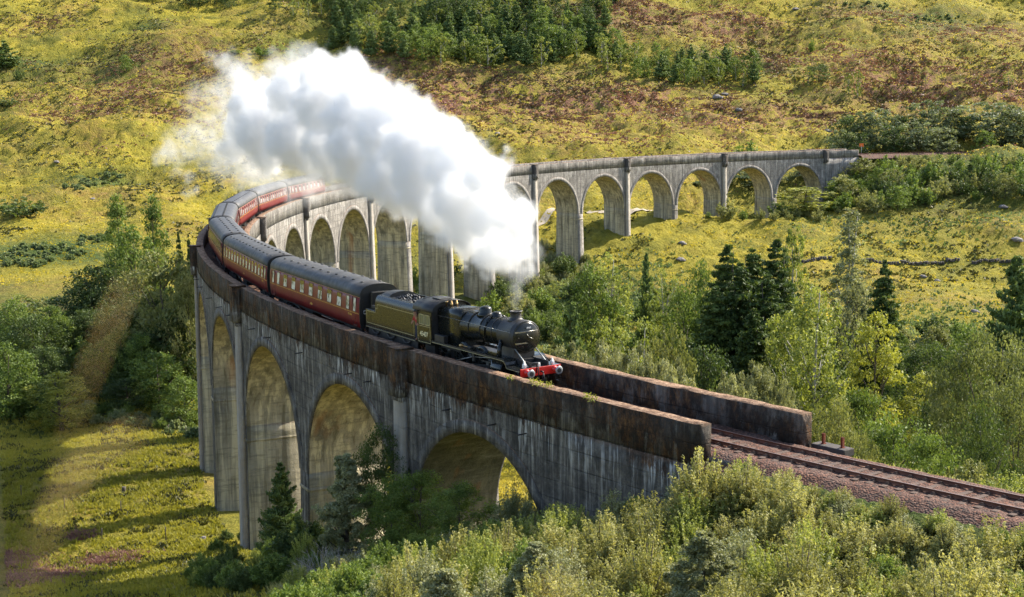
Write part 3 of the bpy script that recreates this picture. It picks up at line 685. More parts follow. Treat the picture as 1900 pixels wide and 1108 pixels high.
# ------------------------------------------------------------------ the train
M_BLK = simple("loco_black_paint", (0.010, 0.0115, 0.010), 0.26, spec=0.38, var=0.4, vscale=4, coat=0.05)
M_BLK2 = simple("sooty_black", (0.022, 0.021, 0.021), 0.5, var=0.35, vscale=5, bmp=0.2)
M_FRAME = simple("oily_underframe", (0.03, 0.027, 0.025), 0.55, var=0.5, vscale=6)
M_STEEL = simple("oily_steel", (0.30, 0.29, 0.27), 0.32, metal=0.9, var=0.3)
M_RED = simple("buffer_beam_red", (0.62, 0.02, 0.012), 0.35, var=0.1, coat=0.4)
M_LINE = simple("cream_lining", (0.50, 0.42, 0.22), 0.45)
M_CREAM = simple("cream_lettering", (0.80, 0.70, 0.42), 0.5)
M_WHITE = simple("lamp_white", (0.75, 0.74, 0.70), 0.4)
M_GREY = simple("buffer_grey", (0.33, 0.34, 0.34), 0.4, metal=0.6)
M_BRASS = simple("brass", (0.5, 0.33, 0.14), 0.35, metal=0.9)
M_COAL = simple("coal", (0.012, 0.012, 0.013), 0.45, var=0.5, vscale=9, bmp=0.6)
M_GLASSD = simple("cab_glass", (0.10, 0.115, 0.09), 0.06, spec=0.9)

def circ(r, n, cy=0, cz=0, ph=0): return [(cy + r * math.cos(2 * math.pi * i / n + ph), cz + r * math.sin(2 * math.pi * i / n + ph)) for i in range(n)]
def wheel(r, spokes, mats, name="wheel", hub=0.16, boss=False, w=0.14):
    """a wheel lying in the XZ plane, centred on the origin; thickness along Y"""
    b = MB(); n = 40
    prof = [(-w / 2, r - .10), (-w / 2, r), (w / 2 - .03, r - .012), (w / 2 - .03, r + .03), (w / 2, r + .03), (w / 2, r - .10)]
    rings = [[(q * math.cos(2 * math.pi * j / n), t, q * math.sin(2 * math.pi * j / n)) for j in range(n)] for t, q in prof + [prof[0]]]
    b.loft(rings, 0)
    b.lathe([(-.10, hub), (-.09, hub + .02), (.08, hub + .02)], (0, 0, 0), (0, 1, 0), 14, 0)
    for i in range(spokes):
        a = 2 * math.pi * i / spokes; b.tube([(hub * .8 * math.cos(a), 0, hub * .8 * math.sin(a)), ((r - .07) * math.cos(a), 0, (r - .07) * math.sin(a))], 0.032, 5, 0)
    if boss:
        b.box(-.14, .14, -.08, .05, -r * .62, 0, 0)
        an = [2.2 + i * 0.13 for i in range(15)]
        b.loft([[((r - .11) * math.cos(a), t, (r - .11) * math.sin(a)) for a in an] + [((r - .34) * math.cos(a), t, (r - .34) * math.sin(a)) for a in reversed(an)] for t in (-.06, .04)], 0, cap=True, smooth=False)
    return b.build(name, mats, mesh_only=True)
W_DRV = wheel(0.91, 19, M_BLK, boss=True, hub=.2)
W_BOG = wheel(0.50, 10, M_BLK, hub=.12)
W_TEN = wheel(0.65, 12, M_BLK, hub=.14)
W_CAR = wheel(0.457, 0, M_FRAME, hub=.40)

def text(name, s_, size, parent, loc, rot, mat, ext=0.004):
    c = bpy.data.curves.new(name, 'FONT'); c.body = s_; c.size = size; c.align_x = 'CENTER'; c.align_y = 'CENTER'; c.extrude = ext; c.offset = 0.006
    t_ = bpy.data.objects.new(name, c); COL.objects.link(t_); bpy.context.view_layer.update()
    me = bpy.data.meshes.new_from_object(t_.evaluated_get(bpy.context.evaluated_depsgraph_get())); me.name = name
    bpy.data.objects.remove(t_); me.materials.clear(); me.materials.append(mat); o = link(name, me, parent); o.location = loc; o.rotation_euler = rot
    return o

S0 = 5.54
loco = empty("steam_locomotive"); tag(loco, "black steam locomotive with red buffer beam at the head of the train", "locomotive")
place_on_track(loco, S0 + 0.55 + 5.6)
def LX(x): return x + 5.6       # builder x measured from the buffer beam (0) backwards (negative)
class LB(MB):
    """builder whose x is measured from the buffer beam"""
    def build(s, name, mats, parent=None, mesh_only=False):
        s.v = [(x + OFFX[0], y, z) for x, y, z in s.v]; return super().build(name, mats, parent, mesh_only)
OFFX = [5.6]
AX = 2.72
# boiler barrel
b = LB(); b.lathe([(0, .74), (.02, .76), (2.0, .79), (2.03, .80), (2.06, .79), (4.2, .87), (4.25, .90), (4.3, .87)], (-2.95, 0, AX), (-1, 0, -0.012), 40, 0)
boiler = b.build("boiler", M_BLK, loco)
for bx in (-3.7, -4.9, -6.1):
    b = LB(); rr = .76 + (-(bx) - 2.95) * .027; b.lathe([(-.02, rr + .012), (-.018, rr + .02), (.018, rr + .02), (.02, rr + .012)], (bx, 0, AX), (-1, 0, 0), 40, 0); b.build("boiler_band", M_BLK2, boiler)
# belpaire firebox: squared shoulders
def firebox_ring(x, w, top, bot=1.55):
    pts = []
    for i in range(9):
        a = math.pi / 2 * i / 8; pts.append((w - .34 + .34 * math.cos(a), top - .34 + .34 * math.sin(a)))
    arc = [(x, y, z + .06 * (1 - (y / w) ** 2)) for y, z in pts + [(-y, z) for y, z in reversed(pts)]]
    return [(x, w, bot)] + [(x, w + .02, 2.3)] + arc + [(x, -w - .02, 2.3), (x, -w, bot)]
b = LB(); b.loft([firebox_ring(-6.95, .80, 3.42), firebox_ring(-7.12, .90, 3.60), firebox_ring(-9.5, .86, 3.52)], 0, cap=True); fb = b.build("firebox", M_BLK, loco)
b = LB()
for y in (-.55, .55):
    for x in (-7.4, -7.9, -8.4, -8.9): b.lathe([(0, .06), (.05, .06), (.06, .02)], (x, y, 3.5), (0, y * .3, 1), 8)
b.build("washout_plugs", M_BLK2, fb)
# smokebox
b = LB(); b.lathe([(0, .86), (.03, .88), (.3, .87), (.32, .885), (.36, .885), (.38, .87), (1.62, .87), (1.66, .885), (1.70, .80)], (-1.30, 0, AX), (-1, 0, 0), 44, 0); sbx = b.build("smokebox", M_BLK2, loco)
b = LB(); pr = [(0.0, .80), (.05, .79), (.09, .72), (.16, .5), (.20, .25), (.215, 0.04)]; b.lathe(pr, (-1.33, 0, AX), (1, 0, 0), 40, 0)
b.lathe([(-.03, .86), (.0, .865), (.02, .82)], (-1.30, 0, AX), (1, 0, 0), 40, 0)
dr = b.build("smokebox_door", M_BLK, sbx)
b = LB(); b.tube([(-1.12, -.60, AX + .33), (-1.08, 0, AX + .33), (-1.12, .60, AX + .33)], .018, 6); b.tube([(-1.12, -.62, AX + .02), (-1.05, -.62, AX + .02)], .02, 5)
for q in (.30, -.30): b.box(-1.22, -1.14, -.78, .0, AX + q - .03, AX + q + .03)
b.tube([(-1.12, .02, AX), (-1.0, .02, AX), (-.99, .22, AX - .1)], .025, 6); b.tube([(-1.04, .0, AX), (-1.04, -.12, AX + .2)], .02, 6); b.build("door_handle", M_STEEL, sbx)
b = LB(); b.lathe([(-.08, .48), (0.0, .38), (.07, .32), (.12, .30), (.32, .29), (.38, .31), (.41, .36), (.45, .36), (.46, .27), (.25, .22)], (-2.32, 0, AX + .84), (0, 0, 1), 28, 0); b.build("chimney", M_BLK2, loco)
b = LB(); b.lathe([(-.12, .52), (-.02, .42), (.06, .37), (.24, .36), (.34, .31), (.40, .18), (.42, .02)], (-5.55, 0, AX + .80), (0, 0, 1), 28, 0); b.build("steam_dome", M_BLK, loco)
b = LB(); b.lathe([(-.1, .40), (0, .30), (.14, .27), (.22, .2), (.25, .02)], (-4.35, 0, AX + .78), (0, 0, 1), 24, 0)
for sd in (1, -1): b.tube([(-4.35, sd * .18, AX + .88), (-4.35, sd * .62, AX + .62), (-4.35, sd * .84, AX + .1), (-4.35, sd * .86, AX - .6)], .055, 8)
b.build("top_feed", M_BLK, loco)
for y in (-.17, .17): b = LB(); b.lathe([(0, .09), (.16, .085), (.17, .05), (.3, .045)], (-9.1, y, 3.56), (0, 0, 1), 12); b.build("safety_valve", M_BRASS, loco)
b = LB(); b.lathe([(0, .05), (.25, .05), (.26, .09), (.33, .09)], (-9.3, -.38, 3.5), (0, 0, 1), 10); b.build("whistle", M_BRASS, loco)
# handrails along the boiler
for sd in (1, -1):
    b = LB(); b.tube([(-1.5, sd * .90, AX + .28), (-9.4, sd * .93, AX + .34)], .018, 6)
    for x in (-1.9, -3.4, -4.9, -6.4, -7.9, -9.1): b.tube([(x, sd * .80, AX + .28), (x, sd * .92, AX + .30)], .02, 6)
    b.build("handrail", M_STEEL, loco)
# saddle, frames
b = LB(); b.loft([[(-1.6, y, z) for y, z in ((-.72, 1.2), (.72, 1.2), (.60, AX - .55), (-.60, AX - .55))], [(-2.9, y, z) for y, z in ((-.72, 1.2), (.72, 1.2), (.60, AX - .55), (-.60, AX - .55))]], 0, cap=True, smooth=False)
b.box(-11.2, -.05, -.56, -.50, .62, 1.55); b.box(-11.2, -.05, .50, .56, .62, 1.55); b.box(-11, -1.3, -.45, .45, .95, 1.5)
b.box(-9.3, -7.0, -.85, .85, 1.2, 1.9); b.build("frame", M_BLK2, loco)
# running plate with the curved drop at the front
def rp(sd):
    b = LB(); pts = [(-11.3, 1.62), (-1.75, 1.62), (-1.55, 1.58), (-1.42, 1.46), (-1.36, 1.32), (-1.22, 1.26), (0.0, 1.26)]
    y0, y1 = (.55, 1.30) if sd > 0 else (-1.30, -.55)
    b.loft([[(x, y0, z), (x, y1, z), (x, y1, z - .035), (x, y0, z - .035)] for x, z in pts], 0, cap=True, smooth=False)
    pl = b.build("running_plate", M_BLK, loco)
    b = LB(); ye = sd * 1.302; b.loft([[(x, ye, z - .12), (x, ye + sd * .012, z - .12), (x, ye + sd * .012, z - .0), (x, ye, z)] for x, z in pts], 0, cap=True, smooth=False); b.build("valance", M_BLK2, pl)
    b = LB(); b.loft([[(x, ye + sd * .014, z - .125), (x, ye + sd * .02, z - .125), (x, ye + sd * .02, z - .10), (x, ye + sd * .014, z - .10)] for x, z in pts], 0, cap=True, smooth=False); b.build("lining", M_LINE, pl)
for sd in (1, -1): rp(sd)
b = LB(); b.box(-1.3, 0.0, -.56, .56, 1.22, 1.262); b.box(-.62, -.5, -.5, .5, 1.26, 1.42); b.build("front_platform", M_BLK2, loco)
# buffer beam
b = LB(); b.box(0.0, .045, -1.27, 1.27, .84, 1.28, bev=.01)
for y in (-1.18, 1.18, -.35, .35):
    for z in (.9, 1.2): b.lathe([(0, .022), (.02, .018)], (.045, y, z), (1, 0, 0), 6)
bb = b.build("buffer_beam", M_RED, loco)
for sd in (1, -1):
    b = LB(); b.lathe([(0, .19), (.03, .19), (.05, .14), (.30, .115), (.31, .09), (.40, .085)], (.045, sd * .87, 1.06), (1, 0, 0), 20, 0); bo = b.build("buffer", M_RED, loco)
    b = LB(); b.lathe([(0, .10), (.015, .225), (.045, .228), (.06, .20), (.066, .13)], (.44, sd * .87, 1.06), (1, 0, 0), 26, 0); b.build("buffer_head", M_GREY, bo)
    b = LB(); b.lathe([(0, .13), (.004, .12)], (.508, sd * .87, 1.06), (1, 0, 0), 20, 0); b.build("grease_patch", M_BLK2, bo)
    b = LB(); b.box(-.28, -.10, sd * .88 - .09, sd * .88 + .09, 1.265, 1.50, bev=.02); b.lathe([(0, .075), (.05, .06), (.09, .03)], (-.19, sd * .88, 1.5), (0, 0, 1), 12); b.lathe([(0, .065), (.06, .07)], (-.10, sd * .88, 1.39), (1, 0, 0), 14); b.tube([(-.19, sd * .88 - .07, 1.5), (-.19, sd * .88 - .05, 1.64), (-.19, sd * .88 + .05, 1.64), (-.19, sd * .88 + .07, 1.5)], .012, 5)
    b.build("headlamp", M_WHITE, loco)
    b = LB(); b.tube([(-1.5, sd * .62, AX - .62), (-.15, sd * .66, 1.29)], .032, 8); b.build("stay_rod", M_GREY, loco)
    b = LB(); b.tube([(-2.6, sd * .80, AX - .28), (-2.45, sd * 1.02, 2.0), (-2.45, sd * 1.06, 1.5)], [.13, .125, .15], 14); b.build("steam_pipe", M_BLK, loco)
    # cylinders and valve chest
    b = LB(); b.lathe([(0, .30), (.02, .37), (.06, .38), (1.02, .38), (1.06, .37), (1.09, .28)], (-1.85, sd * 1.02, .95), (-1, 0, -.02), 26, 0)
    b.lathe([(0, .12), (.03, .19), (1.15, .19), (1.2, .12)], (-1.78, sd * .98, 1.42), (-1, 0, 0), 20, 0); b.box(-2.9, -1.92, sd * .98 - .22, sd * .98 + .22, .95, 1.5, 0, bev=.03)
    b.build("cylinder", M_BLK, loco)
    # motion: slide bars, rods
    y = sd * 1.04
    b = LB(); b.box(-4.35, -2.95, y - .04, y + .04, 1.10, 1.16); b.box(-4.35, -2.95, y - .04, y + .04, .80, .86); b.box(-3.75, -3.45, y - .07, y + .07, .82, 1.14); b.tube([(-3.0, y, .93), (-3.6, y, .95)], .04, 8)
    b.build("slide_bars", M_STEEL, loco)
    y2 = sd * 1.12; cz = .91 - .30
    b = LB(); b.loft([[(-3.55, y2 + a, .95 + c) for a, c in ((-.03, -.05), (.03, -.05), (.03, .05), (-.03, .05))], [(-6.93, y2 + a, cz + c) for a, c in ((-.03, -.08), (.03, -.08), (.03, .08), (-.03, .08))]], 0, cap=True, smooth=False)
    b.lathe([(-.05, .13), (.06, .13)], (-6.93, y2, cz), (0, sd, 0), 16); b.build("connecting_rod", M_STEEL, loco)
    y3 = sd * 1.02
    b = LB(); b.box(-9.37, -4.8, y3 - .025, y3 + .025, cz - .055, cz + .055)
    for x in (-9.37, -6.93, -4.8): b.lathe([(-.04, .12), (.05, .12)], (x, y3, cz), (0, sd, 0), 14)
    b.build("coupling_rod", M_STEEL, loco)
    b = LB(); b.tube([(-6.93, sd * 1.2, cz), (-6.9, sd * 1.2, .80), (-5.1, sd * 1.2, 1.25)], .03, 6); b.tube([(-5.1, sd * 1.2, 1.25), (-3.3, sd * 1.12, 1.42)], .03, 6); b.tube([(-3.6, y, .95), (-3.55, sd * 1.15, .55), (-3.25, sd * 1.15, .6), (-3.1, sd * 1.12, 1.40)], .026, 6); b.box(-5.2, -5.0, sd * 1.12 - .03, sd * 1.12 + .03, 1.0, 1.52); b.build("valve_gear", M_STEEL, loco)
    for x in (-4.8, -6.93, -9.37):
        o = link("driving_wheel", W_DRV, loco); o.location = (LX(x), sd * .75, .91); o.rotation_euler = (0 if sd < 0 else math.pi, 0, 0)
    for x in (-1.15, -3.05):
        o = link("bogie_wheel", W_BOG, loco); o.location = (LX(x), sd * .75, .50); o.rotation_euler = (0 if sd < 0 else math.pi, 0, 0)
    # sandboxes and steps on the plate
    b = LB(); b.box(-5.9, -5.5, sd * .95 - .12, sd * .95 + .12, 1.62, 1.72, bev=.02); b.box(-9.3, -8.2, sd * 1.1 - .16, sd * 1.1 + .16, 1.62, 2.0, bev=.02); b.build("sandbox", M_BLK2, loco)
    b = LB(); b.lathe([(0, .11), (.12, .11), (.16, .05)], (-6.5, sd * 1.1, 1.62), (0, 0, 1), 12); b.tube([(-6.5, sd * 1.1, 1.7), (-5.8, sd * 1.08, 1.7)], .02, 5); b.build("lubricator", M_BRASS, loco)
    b = LB(); b.box(-.5, -.1, sd * 1.18, sd * 1.26, .35, .38); b.box(-.35, -.3, sd * 1.14, sd * 1.17, .35, 1.25); b.build("step", M_BLK2, loco)
b = LB(); b.tube([(.05, 0, 1.05), (.22, 0, 1.05), (.30, 0, .98)], [.05, .045, .035], 8); b.tube([(.28, 0, 1.0), (.30, .05, .72), (.34, 0, .50), (.28, -.05, .74), (.28, 0, .98)], .025, 6); b.build("draw_hook", M_BLK2, loco)
b = LB(); b.tube([(.06, -.28, 1.0), (.12, -.28, 1.52), (.2, -.26, 1.56), (.22, -.24, .75), (.10, -.16, .62)], .03, 7); b.build("brake_hose", M_BLK2, loco)
b = LB(); b.box(-.25, -.10, -.08, .08, 1.265, 1.47, bev=.02); b.build("headlamp", M_WHITE, loco)
# cab
def cab_side(sd):
    b = LB(); y0, y1 = sd * 1.29, sd * 1.325; zs = (1.50, 2.45, 3.02, 3.22)
    yi = lambda z: (0.0 if z < 2.5 else (z - 2.5) * .06)
    def pan(x0, x1, z0, z1):
        b.loft([[(x0, y0 - sd * yi(z0), z0), (x0, y1 - sd * yi(z0), z0), (x0, y1 - sd * yi(z1), z1), (x0, y0 - sd * yi(z1), z1)], [(x1, y0 - sd * yi(z0), z0), (x1, y1 - sd * yi(z0), z0), (x1, y1 - sd * yi(z1), z1), (x1, y0 - sd * yi(z1), z1)]], 0, cap=True, smooth=False)
    pan(-11.3, -9.55, 1.28, 2.42); pan(-11.3, -9.55, 3.02, 3.25); pan(-9.68, -9.55, 2.42, 3.02); pan(-10.36, -10.28, 2.42, 3.02); pan(-11.3, -10.96, 2.42, 3.02)
    c = b.build("cab_side", M_BLK, loco)
    for x0, x1 in ((-10.28, -9.68), (-10.96, -10.36)):
        g = LB(); g.box(x0, x1, min(y0, y1) + .004, max(y0, y1) - .018, 2.42, 3.02); g.build("window", M_GLASSD, c)
        f = LB(); ym = y1 - sd * .015
        for a0, a1, c0, c1 in ((x0, x1, 2.42, 2.45), (x0, x1, 2.99, 3.02), (x0, x0 + .03, 2.45, 2.99), (x1 - .03, x1, 2.45, 2.99)): f.box(a0, a1, min(ym, ym + sd * .03), max(ym, ym + sd * .03), c0, c1)
        f.build("window_frame", M_LINE, c)
    l = LB(); yy = sorted((y1 + sd * .001, y1 + sd * .006))
    for a0, a1, c0, c1 in ((-11.18, -9.67, 1.38, 1.405), (-11.18, -9.67, 2.32, 2.345), (-11.18, -11.155, 1.405, 2.32), (-9.695, -9.67, 1.405, 2.32)): l.box(a0, a1, yy[0], yy[1], c0, c1)
    l.build("lining", M_LINE, c)
    text("cab_number", "45407", .40, c, (LX(-10.42), sd * 1.332, 1.86), (math.pi / 2, 0, math.pi if sd > 0 else 0), M_CREAM)
for sd in (1, -1): cab_side(sd)
def arc_ring(x, w, z0, zt_, th=0.03, n=15):
    o = []; 
    for i in range(n):
        a = math.pi * i / (n - 1); o.append((x, w * math.cos(a), z0 + (zt_ - z0) * math.sin(a) ** .8))
    return o + [(x, y * .985, z - th) for _, y, z in reversed(o)]
b = LB(); b.loft([arc_ring(-9.35, 1.32, 3.24, 3.86), arc_ring(-11.75, 1.32, 3.24, 3.86)], 0, cap=True)
rf = b.build("cab_roof", M_BLK2, loco)
b = LB(); b.box(-10.9, -10.1, -.45, .45, 3.845, 3.90, bev=.02); b.tube([(-9.6, -1.2, 3.5), (-9.6, 0, 3.9), (-9.6, 1.2, 3.5)], .02, 5); b.tube([(-11.5, -1.2, 3.5), (-11.5, -.7, 3.79), (-11.5, 0, 3.895), (-11.5, .7, 3.79), (-11.5, 1.2, 3.5)], .025, 5); b.build("roof_vent", M_BLK2, rf)
b = LB(); ring = [(y, z) for y, z in ((-1.29, 1.3), (1.29, 1.3), (1.27, 3.25), (.9, 3.66), (0, 3.82), (-.9, 3.66), (-1.27, 3.25))]
b.loft([[(-9.55, y, z) for y, z in ring], [(-9.59, y, z) for y, z in ring]], 0, cap=True, smooth=False); b.box(-11.3, -9.6, -1.28, 1.28, 1.28, 1.34); b.build("cab_front", M_BLK2, loco)
b = LB(); b.box(-10.9, -9.75, -1.0, 1.0, .55, 1.28); b.build("ashpan", M_BLK2, loco)
text("shed_plate", "45407", .11, loco, (LX(-1.17) + .12, 0, AX + .52), (math.pi / 2, 0, math.pi / 2), M_WHITE)

# tender
OFFX[0] = 3.6
tender = empty("tender"); tag(tender, "black six wheeled coal tender with thin cream lining behind the locomotive", "tender")
place_on_track(tender, S0 + 0.55 + 11.65 + 3.6)
def trect(x, w=1.30, inn=.98, sh=2.92, top=3.42, z0=1.45):
    r = [(x, w, z0), (x, w, sh)]
    for i in range(1, 7): a = math.pi / 2 * i / 6; r.append((x, inn + (w - inn) * math.cos(a), sh + (top - sh) * math.sin(a)))
    return r + [(x, -y, z) for _, y, z in reversed(r)]
b = LB(); b.loft([trect(0, ), trect(-5.6)], 0, closed=False); b.loft([trect(0, 1.26, .95, 2.88, 3.38, 1.47), trect(-5.6, 1.26, .95, 2.88, 3.38, 1.47)], 0, closed=False)
# top opening: inner walls instead of a closed lid
b.v = [q for q in b.v]; body = None
bb2 = LB()
for sd in (1, -1):
    for t in (0, 1):
        seg = trect(0, 1.30 - .04 * t, .98 - .03 * t, 2.92 - .04 * t, 3.42 - .04 * t)[:8]
        seg = [(x, sd * y, z) for x, y, z in seg]
        bb2.loft([[(x, y, z) for x, y, z in seg], [(-5.6, y, z) for x, y, z in seg]], 0, closed=False)
    bb2.box(-5.6, 0, min(sd * .93, sd * .985), max(sd * .93, sd * .985), 3.35, 3.43)
bb2.box(-5.64, -5.6, -1.30, 1.30, 1.45, 2.92); bb2.box(0, .04, -1.30, 1.30, 1.45, 3.0); bb2.box(-7.15, .04, -1.29, 1.29, 1.36, 1.47)
bb2.box(-7.15, -5.6, -1.30, 1.30, 1.45, 2.42, bev=.03)
tb = bb2.build("tender_body", M_BLK, tender)
b = LB(); ring = []
for i in range(15): a = math.pi * i / 14; ring.append((1.0 * math.cos(a), 3.25 + .45 * math.sin(a)))
b.loft([[(-4.3, y, z) for y, z in ring + [(-1.0, 2.4), (1.0, 2.4)]], [(-4.36, y, z) for y, z in ring + [(-1.0, 2.4), (1.0, 2.4)]]], 0, cap=True, smooth=False)
b.loft([[(-4.3, y, z) for y, z in ring[::1]], [(-5.6, y, 2.4 + (z - 2.4) * .95) for y, z in ring]], 0, closed=False); b.build("coal_bulkhead", M_BLK2, tender)
rng = random.Random(5); b = LB()
for i in range(420):
    x = rng.uniform(-4.2, -.1); y = rng.uniform(-.95, .95); z = 2.85 + .45 * (-x / 4.2) + .1 * (1 - y * y) + rng.uniform(-.06, .08); r = rng.uniform(.07, .15)
    vs = [(x + dx * r * rng.uniform(.6, 1.1), y + dy * r * rng.uniform(.6, 1.1), z + dz * r * rng.uniform(.6, 1.1)) for dx, dy, dz in ((1, 0, 0), (0, 1, 0), (-1, 0, 0), (0, -1, 0), (0, 0, 1), (0, 0, -1))]
    b.add(vs, [(0, 1, 4), (1, 2, 4), (2, 3, 4), (3, 0, 4), (1, 0, 5), (2, 1, 5), (3, 2, 5), (0, 3, 5)])
b.box(-4.3, 0, -.95, .95, 2.2, 2.9); tag(b.build("coal", M_COAL, tender), kind="stuff")
for sd in (1, -1):
    l = LB(); yy = sorted((sd * 1.301, sd * 1.307))
    for a0, a1, c0, c1 in ((-7.0, -.10, 1.56, 1.585), (-5.3, -.10, 2.86, 2.885), (-.125, -.10, 1.585, 2.86), (-7.0, -6.975, 1.585, 2.30), (-7.0, -5.6, 2.30, 2.325), (-5.6, -5.575, 2.325, 2.60), (-5.575, -5.3, 2.60, 2.625), (-5.325, -5.3, 2.625, 2.86)): l.box(a0, a1, yy[0], yy[1], c0, c1)
    l.build("lining", M_LINE, tb)
    f = LB(); f.box(-7.1, 0, min(sd * 1.08, sd * 1.14), max(sd * 1.08, sd * 1.14), .62, 1.36)
    f.box(-7.15, .02, min(sd * 1.26, sd * 1.31), max(sd * 1.26, sd * 1.31), 1.28, 1.36)
    for x in (-1.3, -3.55, -5.8): f.box(x - .16, x + .16, min(sd * 1.10, sd * 1.28), max(sd * 1.10, sd * 1.28), .45, .85, bev=.02); f.tube([(x - .55, sd * 1.22, 1.18), (x - .2, sd * 1.22, .98), (x + .2, sd * 1.22, .98), (x + .55, sd * 1.22, 1.18)], .05, 6)
    f.build("tender_frame", M_FRAME, tender)
    l = LB(); l.box(-7.15, .02, *sorted((sd * 1.312, sd * 1.318)), 1.29, 1.31); l.build("frame_lining", M_LINE, tender)
    for x in (-1.3, -3.55, -5.8):
        o = link("wheel", W_TEN, tender); o.location = (LX(x) - 2.0, sd * .75, .65); o.rotation_euler = (0 if sd < 0 else math.pi, 0, 0)
b = LB(); b.lathe([(0, .26), (.18, .26), (.22, .2)], (-6.4, 0, 2.42), (0, 0, 1), 18); b.box(-6.9, -5.9, -1.0, -.8, 2.42, 2.62, bev=.03); b.build("water_filler", M_BLK2, tender)
b = LB(); b.tube([(-7.0, 1.1, 2.35), (-7.2, 1.1, 2.3), (-7.2, 1.1, 1.4)], .02, 5); b.tube([(.1, 1.25, 1.6), (.1, 1.25, 3.0)], .02, 5); b.tube([(.1, -1.25, 1.6), (.1, -1.25, 3.0)], .02, 5); b.build("handrail", M_STEEL, tender)
OFFX[0] = 5.6

# driver leaning from the cab doorway
def skin_body(name, chains, mat, loc, rotz, parent=None, sub=2):
    vs, es, rs = [], [], []; key = {}
    for ch in chains:
        prev = None
        for p, r in ch:
            k = tuple(round(c, 3) for c in p)
            if k not in key: key[k] = len(vs); vs.append(p); rs.append(r)
            if prev is not None and prev != key[k]: es.append((prev, key[k]))
            prev = key[k]
    me = bpy.data.meshes.new(name); me.from_pydata(vs, es, []); o = link(name, me, parent); o.location = loc; o.rotation_euler = (0, 0, rotz)
    o.modifiers.new("skin", 'SKIN'); 
    for i, v in enumerate(me.skin_vertices[0].data): v.radius = (rs[i], rs[i]); v.use_root = (i == 0)
    ss = o.modifiers.new("sub", 'SUBSURF'); ss.levels = sub; ss.render_levels = sub
    me.materials.append(mat); return o
M_SKIN = simple("skin", (0.42, 0.22, 0.15), 0.6); M_SHIRT = simple("red_shirt", (0.42, 0.03, 0.03), 0.85); M_OVR = simple("blue_overalls", (0.03, 0.04, 0.08), 0.9)
pp = Matrix(loco.matrix_basis)
bpy.context.view_layer.update()
pw = loco.matrix_world @ Vector((LX(-11.48), -1.14, 1.36))
person = skin_body("person", [[((0, 0, .93), .14), ((0, .02, 1.15), .15), ((.0, .06, 1.38), .17), ((0, .17, 1.48), .07), ((0, .24, 1.58), .085), ((0, .26, 1.68), .10), ((0, .265, 1.76), .07)],
    [((0, .06, 1.38), .17), ((-.20, .08, 1.42), .06), ((-.27, .16, 1.16), .05), ((-.22, .34, .98), .04), ((-.2, .40, .96), .035)], [((0, .06, 1.38), .17), ((.20, .08, 1.42), .06), ((.28, .12, 1.16), .05), ((.24, .30, 1.02), .04), ((.24, .36, 1.0), .035)],
    [((0, 0, .93), .14), ((-.11, 0, .84), .09), ((-.12, .02, .47), .065), ((-.12, 0, .08), .05), ((-.12, .14, .04), .045)], [((0, 0, .93), .14), ((.11, 0, .84), .09), ((.12, .02, .47), .065), ((.12, 0, .08), .05), ((.12, .14, .04), .045)]], M_SKIN, tuple(pw), loco.rotation_euler[2] + math.pi + .35, sub=1)
tag(person, "driver in a red shirt leaning out between cab and tender", "person")
skin_body("shirt", [[((0, 0, 1.0), .16), ((0, .02, 1.15), .17), ((.0, .06, 1.38), .19), ((0, .09, 1.46), .10)], [((0, .06, 1.38), .19), ((-.20, .08, 1.42), .075), ((-.27, .16, 1.16), .062)], [((0, .06, 1.38), .19), ((.20, .08, 1.42), .075), ((.28, .12, 1.16), .062)]], M_SHIRT, (0, 0, 0), 0, person, 1)
skin_body("trousers", [[((0, 0, .98), .165), ((0, 0, .90), .155), ((-.11, 0, .82), .105), ((-.12, .02, .47), .08), ((-.12, 0, .10), .07)], [((0, 0, .90), .155), ((.11, 0, .82), .105), ((.12, .02, .47), .08), ((.12, 0, .10), .07)]], M_OVR, (0, 0, 0), 0, person, 1)
b = MB(); b.lathe([(0, .095), (.05, .10), (.09, .07), (.10, .02)], (0, .265, 1.75), (0, .1, 1), 12); b.box(-.07, .07, .31, .41, 1.745, 1.765); b.build("cap", M_BLK2, person)

# ------------------------------------------------------------------ coaches
def coach_paint():
    m, nt, bs, out = mat_new("maroon_coach_paint"); tc = N(nt, "ShaderNodeTexCoord").outputs["Object"]; sp = N(nt, "ShaderNodeSeparateXYZ"); L(nt, tc, sp.inputs[0])
    n1 = noise(nt, tc, 1.3, 5, .6); n2 = noise(nt, mapping(nt, tc, (5, 5, .8)), 1.0, 4, .6)
    c = ramp(nt, n1, [(.3, (0.15, 0.013, 0.013)), (.7, (0.20, 0.022, 0.02))])
    grime = math_(nt, 'MULTIPLY', ramp(nt, sp.outputs[2], [(0.0, 1.0), (1.0, 1.0)]), ramp(nt, n2, [(.45, .0), (.75, .35)]))
    c = mix(nt, grime, c, (0.06, 0.04, 0.035))
    L(nt, c, bs.inputs["Base Color"]); bs.inputs["Roughness"].default_value = 0.42; bs.inputs["Specular IOR Level"].default_value = 0.3
    return m
M_MAR = coach_paint()
M_ROOF = simple("grey_coach_roof", (0.055, 0.055, 0.058), 0.6, var=0.3, vscale=1.2, bmp=0.15)
M_VENT = simple("roof_ventilator_grey", (0.05, 0.05, 0.05), 0.6)
M_GOLD = simple("gold_lining", (0.55, 0.32, 0.05), 0.45)
M_BLACKE = simple("black_coach_end", (0.015, 0.015, 0.015), 0.45, var=.4)
M_WFR = simple("window_surround", (0.10, 0.03, 0.025), 0.4)
